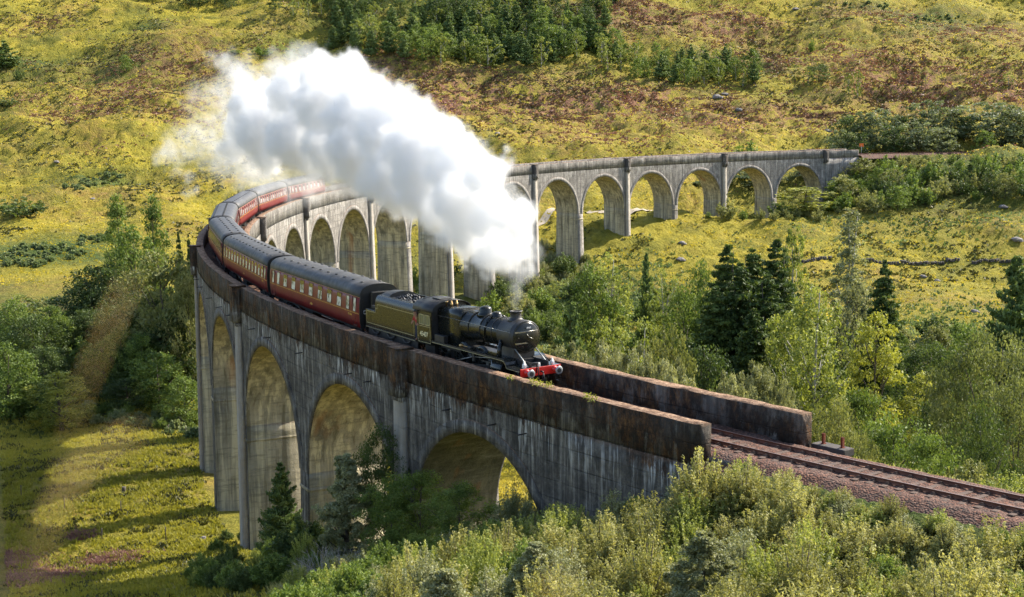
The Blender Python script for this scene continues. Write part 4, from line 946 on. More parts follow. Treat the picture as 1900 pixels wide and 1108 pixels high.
def glass_mat(name, inner, dark):
    m, nt, bs, out = mat_new(name); tc = N(nt, "ShaderNodeTexCoord").outputs["Object"]; oi = N(nt, "ShaderNodeObjectInfo")
    v = N(nt, "ShaderNodeCombineXYZ"); L(nt, math_(nt, 'MULTIPLY', oi.outputs["Random"], 40), v.inputs[0])
    ad = N(nt, "ShaderNodeVectorMath", operation='ADD'); L(nt, tc, ad.inputs[0]); L(nt, v.outputs[0], ad.inputs[1])
    n1 = noise(nt, mapping(nt, ad.outputs[0], (2.4, 1, 2.0)), 1.0, 3, .6)
    L(nt, ramp(nt, n1, [(.36, dark), (.46, tuple((a + b_) / 2 for a, b_ in zip(inner, dark))), (.58, inner)]), bs.inputs["Base Color"])
    bs.inputs["Roughness"].default_value = 0.12; bs.inputs["Specular IOR Level"].default_value = 0.35; return m
M_WIN = glass_mat("coach_window_glass", (0.62, 0.64, 0.60), (0.06, 0.07, 0.065))
M_WINY = glass_mat("curtained_window_glass", (0.55, 0.40, 0.14), (0.30, 0.21, 0.06))
M_TOP = simple("window_ventilator", (0.02, 0.02, 0.02), 0.15, spec=.8)

CLN, CW = 19.5, 1.37
SIDE = [(1.30, 1.05), (1.355, 1.45), (1.37, 1.9), (1.365, 2.3), (1.33, 2.75), (1.27, 3.02)]     # half width, height
def side_y(z): return float(np.interp(z, [q[1] for q in SIDE], [q[0] for q in SIDE]))
def roofring(x, t=0.0):
    o = [(x, 1.29 - t, 3.03)]
    for i in range(1, 16):
        a = math.pi * i / 16; cs = math.cos(a); o.append((x, (1.29 - t) * math.copysign(abs(cs) ** .8, cs), 3.03 + (.80 - t) * math.sin(a) ** .75))
    o.append((x, -1.29 + t, 3.03)); return o
H2 = CLN / 2
COACH_MESH = {}
def win_mesh(w, zlo, zhi, sd, key, glass):
    k = (w, zlo, zhi, sd, key)
    if k not in COACH_MESH:
        zm = (zlo + zhi) / 2; y = side_y(zm) + .012; t = (side_y(zlo) - side_y(zhi)) / (zhi - zlo)
        def q(b, x0, x1, z0, z1, d, m=0):
            ya, yb = side_y(zm) + (zm - z0) * t, side_y(zm) + (zm - z1) * t
            b.add([(x0, sd * (ya - .02), z0), (x1, sd * (ya - .02), z0), (x1, sd * (yb - .02), z1), (x0, sd * (yb - .02), z1), (x0, sd * (ya + d), z0), (x1, sd * (ya + d), z0), (x1, sd * (yb + d), z1), (x0, sd * (yb + d), z1)],
                  [(4, 5, 6, 7) if sd < 0 else (7, 6, 5, 4), (0, 1, 5, 4), (1, 2, 6, 5), (2, 3, 7, 6), (3, 0, 4, 7)], m)
        h = w / 2
        g = MB(); q(g, -h, h, zlo, zhi, .006); gm_ = g.build("window", glass, mesh_only=True)
        f = MB(); q(f, -h - .045, h + .045, zlo - .045, zlo, .014); q(f, -h - .045, h + .045, zhi, zhi + .045, .014); q(f, -h - .045, -h, zlo, zhi, .014); q(f, h, h + .045, zlo, zhi, .014)
        fm_ = f.build("window_frame", M_WFR, mesh_only=True)
        v = MB()
        if w > .57: q(v, -h, h, zhi - .26, zhi - .002, .010)
        vm_ = v.build("top_light", M_TOP, mesh_only=True) if w > .57 else None
        COACH_MESH[k] = (gm_, fm_, vm_)
    return COACH_MESH[k]
def build_coach(kind, label, s_mid, idx):
    c = empty("railway_coach"); tag(c, label, "coach", "maroon coaches of the steam train")
    p0 = T(s_mid - 7, 0, RAIL); p1 = T(s_mid + 7, 0, RAIL); mid = (p0 + p1) / 2; d = p0 - p1
    c.location = tuple(mid); c.rotation_euler = (0, -math.atan2(d[2], math.hypot(d[0], d[1])), math.atan2(d[1], d[0]))
    if "body" not in COACH_MESH:
        b = MB()
        for sd in (1, -1):
            b.loft([[(x, sd * y, z) for y, z in SIDE] + [(x, sd * (y - .05), z) for y, z in reversed(SIDE)] for x in np.linspace(-H2, H2, 12)], 0, cap=True)
        b.box(-H2 + .01, H2 - .01, -1.25, 1.25, 1.04, 1.12)
        COACH_MESH["body"] = b.build("body", M_MAR, mesh_only=True)
        b = MB(); b.loft([roofring(x) + [(x, -1.24, 2.99), (x, 1.24, 2.99)] for x in np.linspace(-H2 - .02, H2 + .02, 10)], 0, cap=True); COACH_MESH["roof"] = b.build("roof", M_ROOF, mesh_only=True)
        b = MB()
        ring = [(y, z) for y, z in SIDE]; prof = ring + [(q[1], q[2] - .01) for q in roofring(0)[1:-1]] + [(-y, z) for y, z in reversed(ring)]
        b.loft([[(0, y * .995, z) for y, z in prof], [(.06, y * .995, z) for y, z in prof]], 0, cap=True, smooth=False); b.box(.06, .34, -.62, .62, 1.1, 3.35, bev=.05); b.box(.05, .10, -1.15, -1.10, 1.2, 2.9); b.box(.05, .10, 1.10, 1.15, 1.2, 2.9)
        for y in (-.86, .86): b.lathe([(0, .15), (.22, .12), (.24, .22), (.28, .22)], (.06, y, 1.06), (1, 0, 0), 14)
        COACH_MESH["end"] = b.build("coach_end", M_BLACKE, mesh_only=True)
        b = MB()
        for sd in (1, -1):
            for z, h in ((1.93, .022), (1.99, .01), (3.00, .015)):
                y = side_y(z); b.box(-H2 + .05, H2 - .05, *sorted((sd * (y + .001), sd * (y + .006))), z, z + h)
        COACH_MESH["line"] = b.build("lining", M_GOLD, mesh_only=True)
        b = MB(); b.box(-H2 + .3, H2 - .3, -1.1, -1.0, .85, 1.05); b.box(-H2 + .3, H2 - .3, 1.0, 1.1, .85, 1.05)
        for y in (-1.05, 1.05): b.tube([(-4.6, y, .88), (-2.2, y, .42), (2.2, y, .42), (4.6, y, .88)], .04, 5)
        b.box(-2.6, -.9, -1.0, -.35, .38, .86, bev=.03); b.box(.4, 2.2, .3, 1.0, .38, .86, bev=.03); b.lathe([(0, .25), (1.2, .25)], (2.6, -.5, .6), (1, 0, 0), 12); b.box(-H2, H2, -.9, .9, .98, 1.04)
        COACH_MESH["under"] = b.build("underframe", M_FRAME, mesh_only=True)
        b = MB()
        for sd in (1, -1):
            y = sd * 1.02; b.box(-1.7, 1.7, min(y - .06, y + .06), max(y - .06, y + .06), .42, .72); 
            for x in (-1.3, 1.3): b.box(x - .16, x + .16, min(y - .09, y + .12), max(y - .09, y + .12), .30, .66, bev=.02)
            b.box(-.5, .5, min(y - .1, y + .1), max(y - .1, y + .1), .55, .90, bev=.03)
        b.box(-.3, .3, -1.0, 1.0, .6, .95)
        COACH_MESH["bogie"] = b.build("bogie", M_FRAME, mesh_only=True)
        b = MB(); b.lathe([(0, .06), (.05, .06), (.06, .12), (.10, .12), (.12, .04)], (0, 0, 0), (0, 0, 1), 10); COACH_MESH["vent"] = b.build("roof_ventilator", M_VENT, mesh_only=True)
    bd = link("body", COACH_MESH["body"], c); link("lining", COACH_MESH["line"], bd)
    rf = link("roof", COACH_MESH["roof"], c); link("underframe", COACH_MESH["under"], c)
    e = link("coach_end", COACH_MESH["end"], c); e.location = (H2, 0, 0); e2 = link("coach_end", COACH_MESH["end"], c); e2.location = (-H2, 0, 0); e2.rotation_euler = (0, 0, math.pi)
    if idx == 0:
        text("coach_letter", "C1", .34, e, (.075, -.93, 2.05), (math.pi / 2, 0, math.pi / 2), M_WHITE)
    for x in (-7.0, 7.0):
        g = link("bogie", COACH_MESH["bogie"], c); g.location = (x, 0, 0)
        for sd in (1, -1):
            for wx in (-1.3, 1.3): w = link("wheel", W_CAR, g); w.location = (wx, sd * .75, .457); w.rotation_euler = (0 if sd < 0 else math.pi, 0, 0)
    if kind == "open": wins = [(-8.9, .42), (-7.6, .55)] + [(-5.9 + 1.97 * i, .80) for i in range(7)] + [(7.6, .55), (8.9, .42)]; vx = [(-8.3 + 1.66 * i) for i in range(11)]; vy = (-.55, .55)
    elif kind == "compartment": wins = [(-9.0, .42)] + [(-7.9 + 1.32 * i, .60) for i in range(13)] + [(9.0, .42)]; vx = [(-8.6 + 1.45 * i) for i in range(13)]; vy = (-.75, .15)
    else: wins = [(-8.9, .42)] + [(-7.3 + 1.62 * i, 1.0) for i in range(10)] + [(8.9, .42)]; vx = [(-8.6 + 1.9 * i) for i in range(10)]; vy = (-.35, .35)
    glass = M_WINY if kind == "dining" else M_WIN
    for sd in (1, -1):
        for x, w in wins:
            gm_, fm_, vm_ = win_mesh(w, 2.08, 2.90, sd, kind, glass); o = link("window", gm_, bd); o.location = (x, 0, 0)
        fr = MB(); 
        for x, w in wins:
            me = COACH_MESH[(w, 2.08, 2.90, sd, kind)][1]; fr.add([(v.co.x + x, v.co.y, v.co.z) for v in me.vertices], [tuple(p.vertices) for p in me.polygons])
        tag(fr.build("window_surrounds", M_WFR, bd), kind="stuff")
        for x, w in wins:
            vm_ = COACH_MESH[(w, 2.08, 2.90, sd, kind)][2]
            if vm_: o = link("top_light", vm_, bd); o.location = (x, 0, 0)
        for x, w in wins:
            if w < .5:
                dr_ = MB(); dr_.box(x - .35, x + .35, *sorted((sd * (side_y(1.3) - .03), sd * (side_y(1.3) + .004))), 1.10, 1.20)
                for dx in (-.36, .36): y = side_y(1.6); dr_.box(x + dx - .008, x + dx + .008, *sorted((sd * (y - .03), sd * (y + .008))), 1.1, 2.98)
                dr_.tube([(x + .28, sd * (side_y(1.8) + .05), 1.65), (x + .28, sd * (side_y(1.8) + .05), 1.85)], .015, 5)
                dr_.build("door", M_WFR, bd)
        if sd < 0:
            text("coach_number", "SC 35" + str(184 + idx * 7), .17, bd, (8.0, -side_y(1.75) - .008, 1.77), (math.pi / 2, 0, 0), M_GOLD)
            b = MB(); y = -side_y(1.5) - .004; b.lathe([(0, .11), (.006, .11)], (0, y, 1.50), (0, -1, 0), 14); b.box(-.28, .28, y - .005, y, 1.46, 1.53); b.build("crest", M_GOLD, bd)
    for k, x in enumerate(vx):
        for y in vy:
            v = link("roof_ventilator", COACH_MESH["vent"], rf); z = 3.03 + .80 * (1 - abs(y / 1.29) ** 2.3) ** .5; v.location = (x + (0.3 if y > 0 else 0), y, z - .04)
    return c
s_c = S0 + 19.55
KIND = [("open", "first maroon coach, directly behind the tender, with large pale windows"), ("compartment", "second maroon coach from the tender, with many closely set windows"),
        ("dining", "third maroon coach with yellow curtained windows on the sharpest part of the bend"), ("compartment", "fourth coach, of which mostly the grey roof shows at the turn"),
        ("open", "fifth coach with its bright red side facing the inside of the bend"), ("compartment", "sixth coach, sunlit red, half veiled by thin steam"), ("open", "seventh and last coach in view, disappearing into the steam")]
for i, (kd, lb) in enumerate(KIND):
    build_coach(kd, lb, s_c + 10.2 + 20.35 * i, i)
# ------------------------------------------------------------------ foliage
def leaf_mat(name, stops, trans=0.35, rough=0.6, tint=0.25, spec=0.3):
    m, nt, bs, out = mat_new(name)
    r = attr(nt, "rnd", "Fac"); oi = N(nt, "ShaderNodeObjectInfo")
    f = math_(nt, 'ADD', math_(nt, 'MULTIPLY', r, 1 - tint), math_(nt, 'MULTIPLY', oi.outputs["Random"], tint))
    c = ramp(nt, f, stops); L(nt, c, bs.inputs["Base Color"]); bs.inputs["Roughness"].default_value = rough; bs.inputs["Specular IOR Level"].default_value = spec
    tr = N(nt, "ShaderNodeBsdfTranslucent"); L(nt, mix(nt, 0.6, c, mix(nt, 1.0, c, (1.6, 1.5, 0.5), 'MULTIPLY')), tr.inputs[0])
    mx = N(nt, "ShaderNodeMixShader"); mx.inputs[0].default_value = trans; L(nt, bs.outputs[0], mx.inputs[1]); L(nt, tr.outputs[0], mx.inputs[2]); L(nt, mx.outputs[0], out.inputs["Surface"])
    return m
def st3(d, m_, l): return [(0.05, d), (0.5, m_), (0.95, l)]
LM = {
    "birch": leaf_mat("birch_leaves", st3((.108, .138, .026), (.228, .270, .060), (.396, .420, .120))),
    "olive": leaf_mat("olive_green_leaves", st3((.084, .102, .030), (.180, .198, .066), (.324, .324, .144))),
    "silver": leaf_mat("silvery_willow_leaves", st3((.11, .125, .05), (.23, .245, .12), (.42, .43, .26)), trans=.3),
    "willowg": leaf_mat("grey_green_willow_leaves", st3((.060, .078, .036), (.138, .168, .084), (.276, .312, .180))),
    "green2": leaf_mat("oak_leaves", st3((.045, .06, .018), (.10, .125, .04), (.20, .225, .09))),
    "dry": leaf_mat("dry_grass_stem", st3((.85, .72, .55), (.88, .76, .6), (.9, .8, .66)), trans=.5),
    "rush": leaf_mat("dark_rushes", st3((.04, .045, .014), (.085, .085, .022), (.16, .14, .035)), trans=.2),
    "green": leaf_mat("mid_green_leaves", st3((.053, .084, .019), (.121, .180, .037), (.232, .296, .074))),
    "dark": leaf_mat("dark_green_leaves", st3((.028, .048, .014), (.065, .10, .028), (.13, .175, .05)), trans=.32),
    "spruce": leaf_mat("spruce_needles", st3((.022, .04, .012), (.055, .09, .024), (.13, .18, .045)), trans=.25),
    "pine": leaf_mat("pine_needles", st3((.045, .075, .022), (.11, .165, .05), (.20, .26, .085)), trans=.25),
    "heatherp": leaf_mat("pink_heather_sprays", st3((.16, .08, .07), (.36, .19, .19), (.55, .34, .34)), trans=.25),
    "yellow": leaf_mat("yellow_green_leaves", st3((.12, .14, .02), (.25, .27, .045), (.42, .42, .09)), trans=.35),
    "scrub": leaf_mat("scrub_leaves", st3((.11, .115, .03), (.26, .26, .085), (.47, .45, .20)), trans=.4, tint=.4),
    "bracken": leaf_mat("bracken_fronds", st3((.05, .085, .03), (.15, .20, .085), (.30, .34, .18)), trans=.35, tint=.3),
    "heather": leaf_mat("heather_sprays", st3((.08, .045, .03), (.22, .105, .07), (.38, .20, .18)), trans=.2, tint=.3),
    "grass": leaf_mat("grass_blades", st3((.24, .21, .027), (.44, .36, .045), (.60, .48, .11)), trans=.45),
    "grassg": leaf_mat("green_grass_blades", st3((.13, .14, .022), (.30, .28, .045), (.50, .42, .10)), trans=.45),
}
M_BARK = simple("grey_brown_bark", (0.085, 0.07, 0.055), 0.9, var=.4, vscale=3, bmp=.6)
M_BARKW = simple("pale_birch_bark", (0.34, 0.32, 0.28), 0.8, var=.4, vscale=2, bmp=.4)
M_DEAD = simple("bare_grey_twigs", (0.36, 0.33, 0.28), 0.9, var=.3)

def leaves(rs, C_, size, flat=0.0, asp=0.55, droop=0.0, up=None):
    """leaf-sized faces at the centres; returns V, F"""
    n = len(C_); nrm = rs.normal(size=(n, 3)); nrm[:, 2] += flat; nrm /= np.linalg.norm(nrm, axis=1, keepdims=True)
    a = rs.normal(size=(n, 3)); 
    if droop: a[:, 2] -= droop
    if up: a[:, 2] += up
    a -= nrm * (a * nrm).sum(1, keepdims=True); a /= np.linalg.norm(a, axis=1, keepdims=True) + 1e-9; b = np.cross(nrm, a)
    s = (size * rs.uniform(.6, 1.35, n))[:, None]
    V = np.stack([C_ - a * s, C_ + b * s * asp, C_ + a * s, C_ - b * s * asp], 1).reshape(-1, 3)
    return V, np.arange(4 * n).reshape(n, 4)
def mesh_leaves(name, parts, mat):
    V = []; F = []; R = []; o = 0
    for v, f, r in parts: V.append(v); F.append(f + o); o += len(v); R.append(r)
    return np_mesh(name, np.vstack(V), np.vstack(F), [mat], attrs={"rnd": ('FACE', np.concatenate(R))})
def crown_clumps(rs, H, W, z0, shape, ncl, per, rc, size, flat=.3, droop=0, hollow=.55, lobes=4):
    """clumps spread through an uneven envelope; returns leaves and clump centres"""
    ph = rs.uniform(0, 6.28, 6); cl = []
    while len(cl) < ncl:
        t = rs.uniform(0, 1); th = rs.uniform(0, 6.283)
        env = shape(t) * (1 + .20 * math.sin(lobes * th + ph[0] + 5 * t) + .16 * math.sin(2 * th + ph[1] - 7 * t) + .12 * math.sin(9 * t + ph[2]))
        if rs.uniform() > env + .12: continue
        r = env * W / 2 * (hollow + (1 - hollow) * rs.uniform() ** .5) if rs.uniform() < .82 else env * W / 2 * rs.uniform(0, .7)
        cl.append((r * math.cos(th), r * math.sin(th), z0 + t * (H - z0)))
    cl = np.array(cl); cen = []; R = []
    for c in cl:
        k = max(4, int(per * rs.uniform(.5, 1.5))); rr = rc * rs.uniform(.55, 1.3)
        d = rs.normal(size=(k, 3)); d /= np.linalg.norm(d, axis=1, keepdims=True) + 1e-9; d *= (rs.uniform(0.1, 1, (k, 1)) ** .45) * rr
        d[:, 2] *= .65
        if droop: d[:, 2] = -np.abs(rs.normal(size=k)) * rr * droop + d[:, 2] * .5; d[:, :2] *= .55
        cen.append(c + d); R.append(np.clip(rs.uniform(.15, .85) + rs.normal(size=k) * .16, 0, 1))
    cen = np.vstack(cen); R = np.concatenate(R)
    v, f = leaves(rs, cen, size, flat, droop=droop); return (v, f, R), cl
def trunk_mesh(name, H, r0, cl, mat, nb=16, seed=0, stems=1, frac=.95):
    rg = random.Random(seed); b = MB()
    for s_ in range(stems):
        lean = (rg.uniform(-.05, .05) * H, rg.uniform(-.05, .05) * H) if stems == 1 else (rg.uniform(-.16, .16) * H, rg.uniform(-.16, .16) * H)
        pts = [(lean[0] * t * t, lean[1] * t * t, -.6 + (H * frac + .6) * t) for t in np.linspace(0, 1, 7)]
        b.tube(pts, [r0 * (1.25 if i == 0 else 1) * (1 - .88 * i / 6) for i in range(7)], 7)
    if cl is not None and len(cl):
        for c in [cl[rg.randrange(len(cl))] for _ in range(nb)]:
            zb = max(.12 * H, c[2] - math.hypot(c[0], c[1]) * .8 - .1 * H); t = zb / H
            st = (0, 0, zb); m_ = (c[0] * .5, c[1] * .5, (zb + c[2]) / 2 - .03 * H)
            b.tube([st, m_, tuple(c)], [r0 * (.55 - .4 * t), r0 * .26, r0 * .08], 5)
    return b.build(name, mat, mesh_only=True)
SH_ROUND = lambda t: math.sqrt(max(0, 1 - (2 * t - .9) ** 2 / 1.25)) if t < .98 else .2
SH_OVAL = lambda t: max(.1, math.sin(math.pi * min(1, (t * .93 + .07))) ** .6)
SH_COL = lambda t: max(.12, (math.sin(math.pi * (t * .8 + .15)) ** .5) * (1 - .55 * t))
SH_CONE = lambda t: max(.06, (1 - t) ** .85 * min(1, .45 + 5 * t))
def spruce_mesh(rs, H, W, levels, per, size, mat, gap=.0, jitter=1.0, upt=-.25):
    cen = []; R = []
    for i in range(levels):
        t = (i + .5) / levels; z = H * (.05 + .945 * t + rs.uniform(-.012, .012)); ln = W / 2 * (1 - t) ** .7 * (1.0 + .25 * math.sin(i * 2.4)) + .12
        nb = int(7 + 5 * (1 - t))
        for k in range(nb):
            if rs.uniform() < gap: continue
            a = rs.uniform(0, 6.283); l = ln * rs.uniform(.65, 1.12); kk = int(per * l / (W / 2)) + 3
            s_ = rs.uniform(.12, 1, kk) ** .8; side = rs.normal(size=kk) * .13 * l * (1 - s_ * .6) * jitter
            zz = z + upt * l * s_ + .16 * l * s_ ** 3 - np.abs(rs.normal(size=kk)) * .05 * l + rs.normal(size=kk) * .04
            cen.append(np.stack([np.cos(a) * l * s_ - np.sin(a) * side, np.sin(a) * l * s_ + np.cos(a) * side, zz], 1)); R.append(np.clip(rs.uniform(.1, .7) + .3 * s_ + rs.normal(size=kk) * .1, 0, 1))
    cen = np.vstack(cen); R = np.concatenate(R); v, f = leaves(rs, cen, size, .5, asp=.38); return v, f, R

PROTO = {}
def proto(key, make):
    if key not in PROTO: PROTO[key] = make()
    return PROTO[key]
def P_tree(kind, lod, var):
    """returns (trunk mesh, crown mesh, height, width) built at real size"""
    def make():
        rs = np.random.RandomState(abs(hash_(kind)) % 9999 + lod * 31 + var * 7)
        q = {0: (1.0, 1.0), 1: (.42, 1.5), 2: (.16, 2.3)}[lod]      # leaf count factor, leaf size factor
        n = lambda k: max(3, int(k * q[0])); s = lambda v: v * q[1]
        D = dict(birch=(12, 6.0, 1.0, SH_OVAL, 120, 130, .95, .10, .3, .35, "birch"), weep=(13, 7.5, 1.2, SH_OVAL, 150, 150, .95, .10, .2, 1.2, "birch"),
                 broad=(10, 8.5, 1.2, SH_ROUND, 170, 120, 1.05, .115, .4, 0, "olive"), green=(10, 7, .8, SH_OVAL, 160, 110, .95, .11, .3, 0, "green"), dark=(10, 8, .6, SH_ROUND, 170, 115, 1.05, .11, .3, 0, "dark"),
                 oak=(12, 12, 2.4, SH_ROUND, 230, 125, 1.2, .115, .5, 0, "green2"), poplar=(17, 3.6, 1.0, SH_COL, 190, 85, .62, .11, .1, 0, "silver"), yellow=(13, 5, 1.4, SH_OVAL, 150, 120, .75, .10, .5, 0, "yellow"),
                 twillow=(10, 8, .4, SH_ROUND, 210, 130, .85, .10, .2, .3, "silver"), olivew=(9, 8, .1, SH_ROUND, 170, 130, 1.0, .115, .3, 0, "willowg"), sbirch=(7, 3.6, .2, SH_COL, 210, 210, .55, .07, .1, .2, "silver"), alder=(14, 5, .6, SH_COL, 190, 95, .8, .10, .2, 0, "green"))
        if kind in D:
            H, W, z0, shp, ncl, per, rc, sz, flat, droop, mt = D[kind]
            lv, cl = crown_clumps(rs, H, W, z0, shp, int(ncl * (1 if lod < 2 else .6)), n(per * (1 if lod < 2 else 1.6)), rc, s(sz), flat, droop)
            return (trunk_mesh("trunk", H, H * .016 + .03, cl, M_BARKW if kind in ("birch", "weep", "poplar") else M_BARK, 22 if lod < 2 else 6, var), mesh_leaves("crown", [lv], LM[mt]), H, W)
        if kind == "spruce":
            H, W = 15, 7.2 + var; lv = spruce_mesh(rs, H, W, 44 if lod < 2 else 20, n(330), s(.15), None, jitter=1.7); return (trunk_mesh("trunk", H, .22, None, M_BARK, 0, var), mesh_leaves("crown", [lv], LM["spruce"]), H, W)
        if kind == "pine":
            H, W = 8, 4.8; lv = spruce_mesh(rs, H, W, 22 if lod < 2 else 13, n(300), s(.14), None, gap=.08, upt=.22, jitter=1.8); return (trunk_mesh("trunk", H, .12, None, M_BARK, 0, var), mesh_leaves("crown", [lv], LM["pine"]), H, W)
        if kind == "youngpine":
            H, W = 6, 3.4; v, f, R = spruce_mesh(rs, H, W, 11, n(130), s(.085), None, gap=.35, jitter=.6, upt=.3); return (trunk_mesh("trunk", H, .075, None, M_BARK, 0, var), mesh_leaves("crown", [(v, f, R)], LM["pine"]), H, W)
        S = dict(willow=(4.2, 5.0, "silver", .085, 1.1), bush=(3.2, 4.0, "olive", .09, .7), gbush=(3.2, 4.0, "green", .09, .7), dbush=(3.2, 4.2, "dark", .09, .7), scrub=(2.6, 2.3, "scrub", .048, 1.6), scrubs=(2.6, 2.3, "silver", .046, 1.6), scrubg=(2.4, 2.4, "birch", .05, 1.3), ybush=(2.6, 3.4, "yellow", .08, .9), brack=(1.6, 3.0, "bracken", .13, .3))
        H, W, mt, sz, upr = S[kind]
        # many upright shoots fanning from the base, each clothed in leaves
        ns = int((90 if lod == 0 else 60) * (1 if lod < 2 else .5)); scr = kind.startswith("scrub"); ns = ns if not scr else int(ns * 1.7); per = n(105 if scr else 190); cen = []; R = []; tips = []
        for i in range(ns):
            a = rs.uniform(0, 6.283); rr = rs.uniform(0, 1) ** .6; hh = H * (1 - .55 * rr ** 2) * (rs.uniform(.72, 1.08) if not scr else rs.uniform(.45, 1.12)); x1 = math.cos(a) * rr * W / 2; y1 = math.sin(a) * rr * W / 2
            t = rs.uniform(.12, 1, per) ** .75; sp = ((.16 + .20 * rs.uniform()) if not scr else (.05 + .12 * rs.uniform())) * (1.15 - t * .75)
            c = np.stack([x1 * t ** .8, y1 * t ** .8, hh * t], 1) + rs.normal(size=(per, 3)) * sp[:, None] * (H / 3.2) * .8
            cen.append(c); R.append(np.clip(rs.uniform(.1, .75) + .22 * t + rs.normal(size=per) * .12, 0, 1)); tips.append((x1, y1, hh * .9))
        cen = np.vstack(cen); cen[:, 2] = np.maximum(cen[:, 2], .05); v, f = leaves(rs, cen, s(sz), .1, asp=.42, up=upr)
        b = MB(); rg = random.Random(var)
        for tp in tips[:: max(1, len(tips) // (14 if lod == 0 else 6))]: b.tube([(0, 0, -.3), (tp[0] * .55, tp[1] * .55, tp[2] * .55), tp], [.05, .03, .01], 4)
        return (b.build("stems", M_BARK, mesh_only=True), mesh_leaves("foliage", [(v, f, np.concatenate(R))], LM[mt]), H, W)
    return proto((kind, lod, var), make)
def hash_(s_): return sum((i + 3) * ord(c) * 131 for i, c in enumerate(s_))
NVAR = dict(spruce=3, birch=2, green=2, dark=2, broad=2, pine=2, scrub=3, bush=2, gbush=2)
TREE_NAME = dict(birch="birch_tree", sbirch="birch_tree", olivew="willow_tree", twillow="willow_tree", weep="birch_tree", broad="broadleaf_tree", green="broadleaf_tree", dark="broadleaf_tree", oak="oak_tree", poplar="poplar_tree", yellow="maple_tree", alder="alder_tree", spruce="spruce_tree", pine="pine_tree", youngpine="pine_tree", willow="willow_bush", bush="bush", gbush="bush", dbush="bush", scrub="scrub_bush", scrubs="scrub_bush", scrubg="scrub_bush", ybush="bush", brack="bracken_clump")
RG = random.Random(11)
TALLER = dict(willow=("twillow", 6.5), bush=("broad", 5.8), gbush=("green", 5.8), dbush=("dark", 5.8), ybush=("yellow", 5.5))
def plant(kind, x, y, height, width=None, label=None, group=None, lod=1, z=None, sink=.15):
    if kind in TALLER and height > TALLER[kind][1]: kind = TALLER[kind][0]
    var = RG.randrange(NVAR.get(kind, 1)); tm_, cm_, H, W = P_tree(kind, lod, var)
    sz = height / H; sx = (width / W) if width else sz * RG.uniform(.88, 1.15)
    nm = TREE_NAME[kind]; cat = "tree" if nm.endswith("tree") else ("bracken" if nm.startswith("bracken") else "bush")
    r = empty(nm, (x, y, (gz(x, y) if z is None else z) - sink)); r.rotation_euler = (0, 0, RG.uniform(0, 6.28)); r.scale = (sx, sx * RG.uniform(.92, 1.08), sz)
    tag(r, label, cat, group)
    link("trunk" if cat == "tree" else "stems", tm_, r); link("crown" if cat == "tree" else "foliage", cm_, r)
    return r
def at_top(kind, px, ytop, d, wpx=None, label=None, group=None, lod=1, minh=.8):
    """a tree standing on the ground at this distance, as tall as it looks"""
    q = Q(px, ytop, d); h = q[2] - gz(q[0], q[1])
    if h < minh: h = minh
    return plant(kind, q[0], q[1], h, None if wpx is None else wpx * d / FPX, label, group, lod)

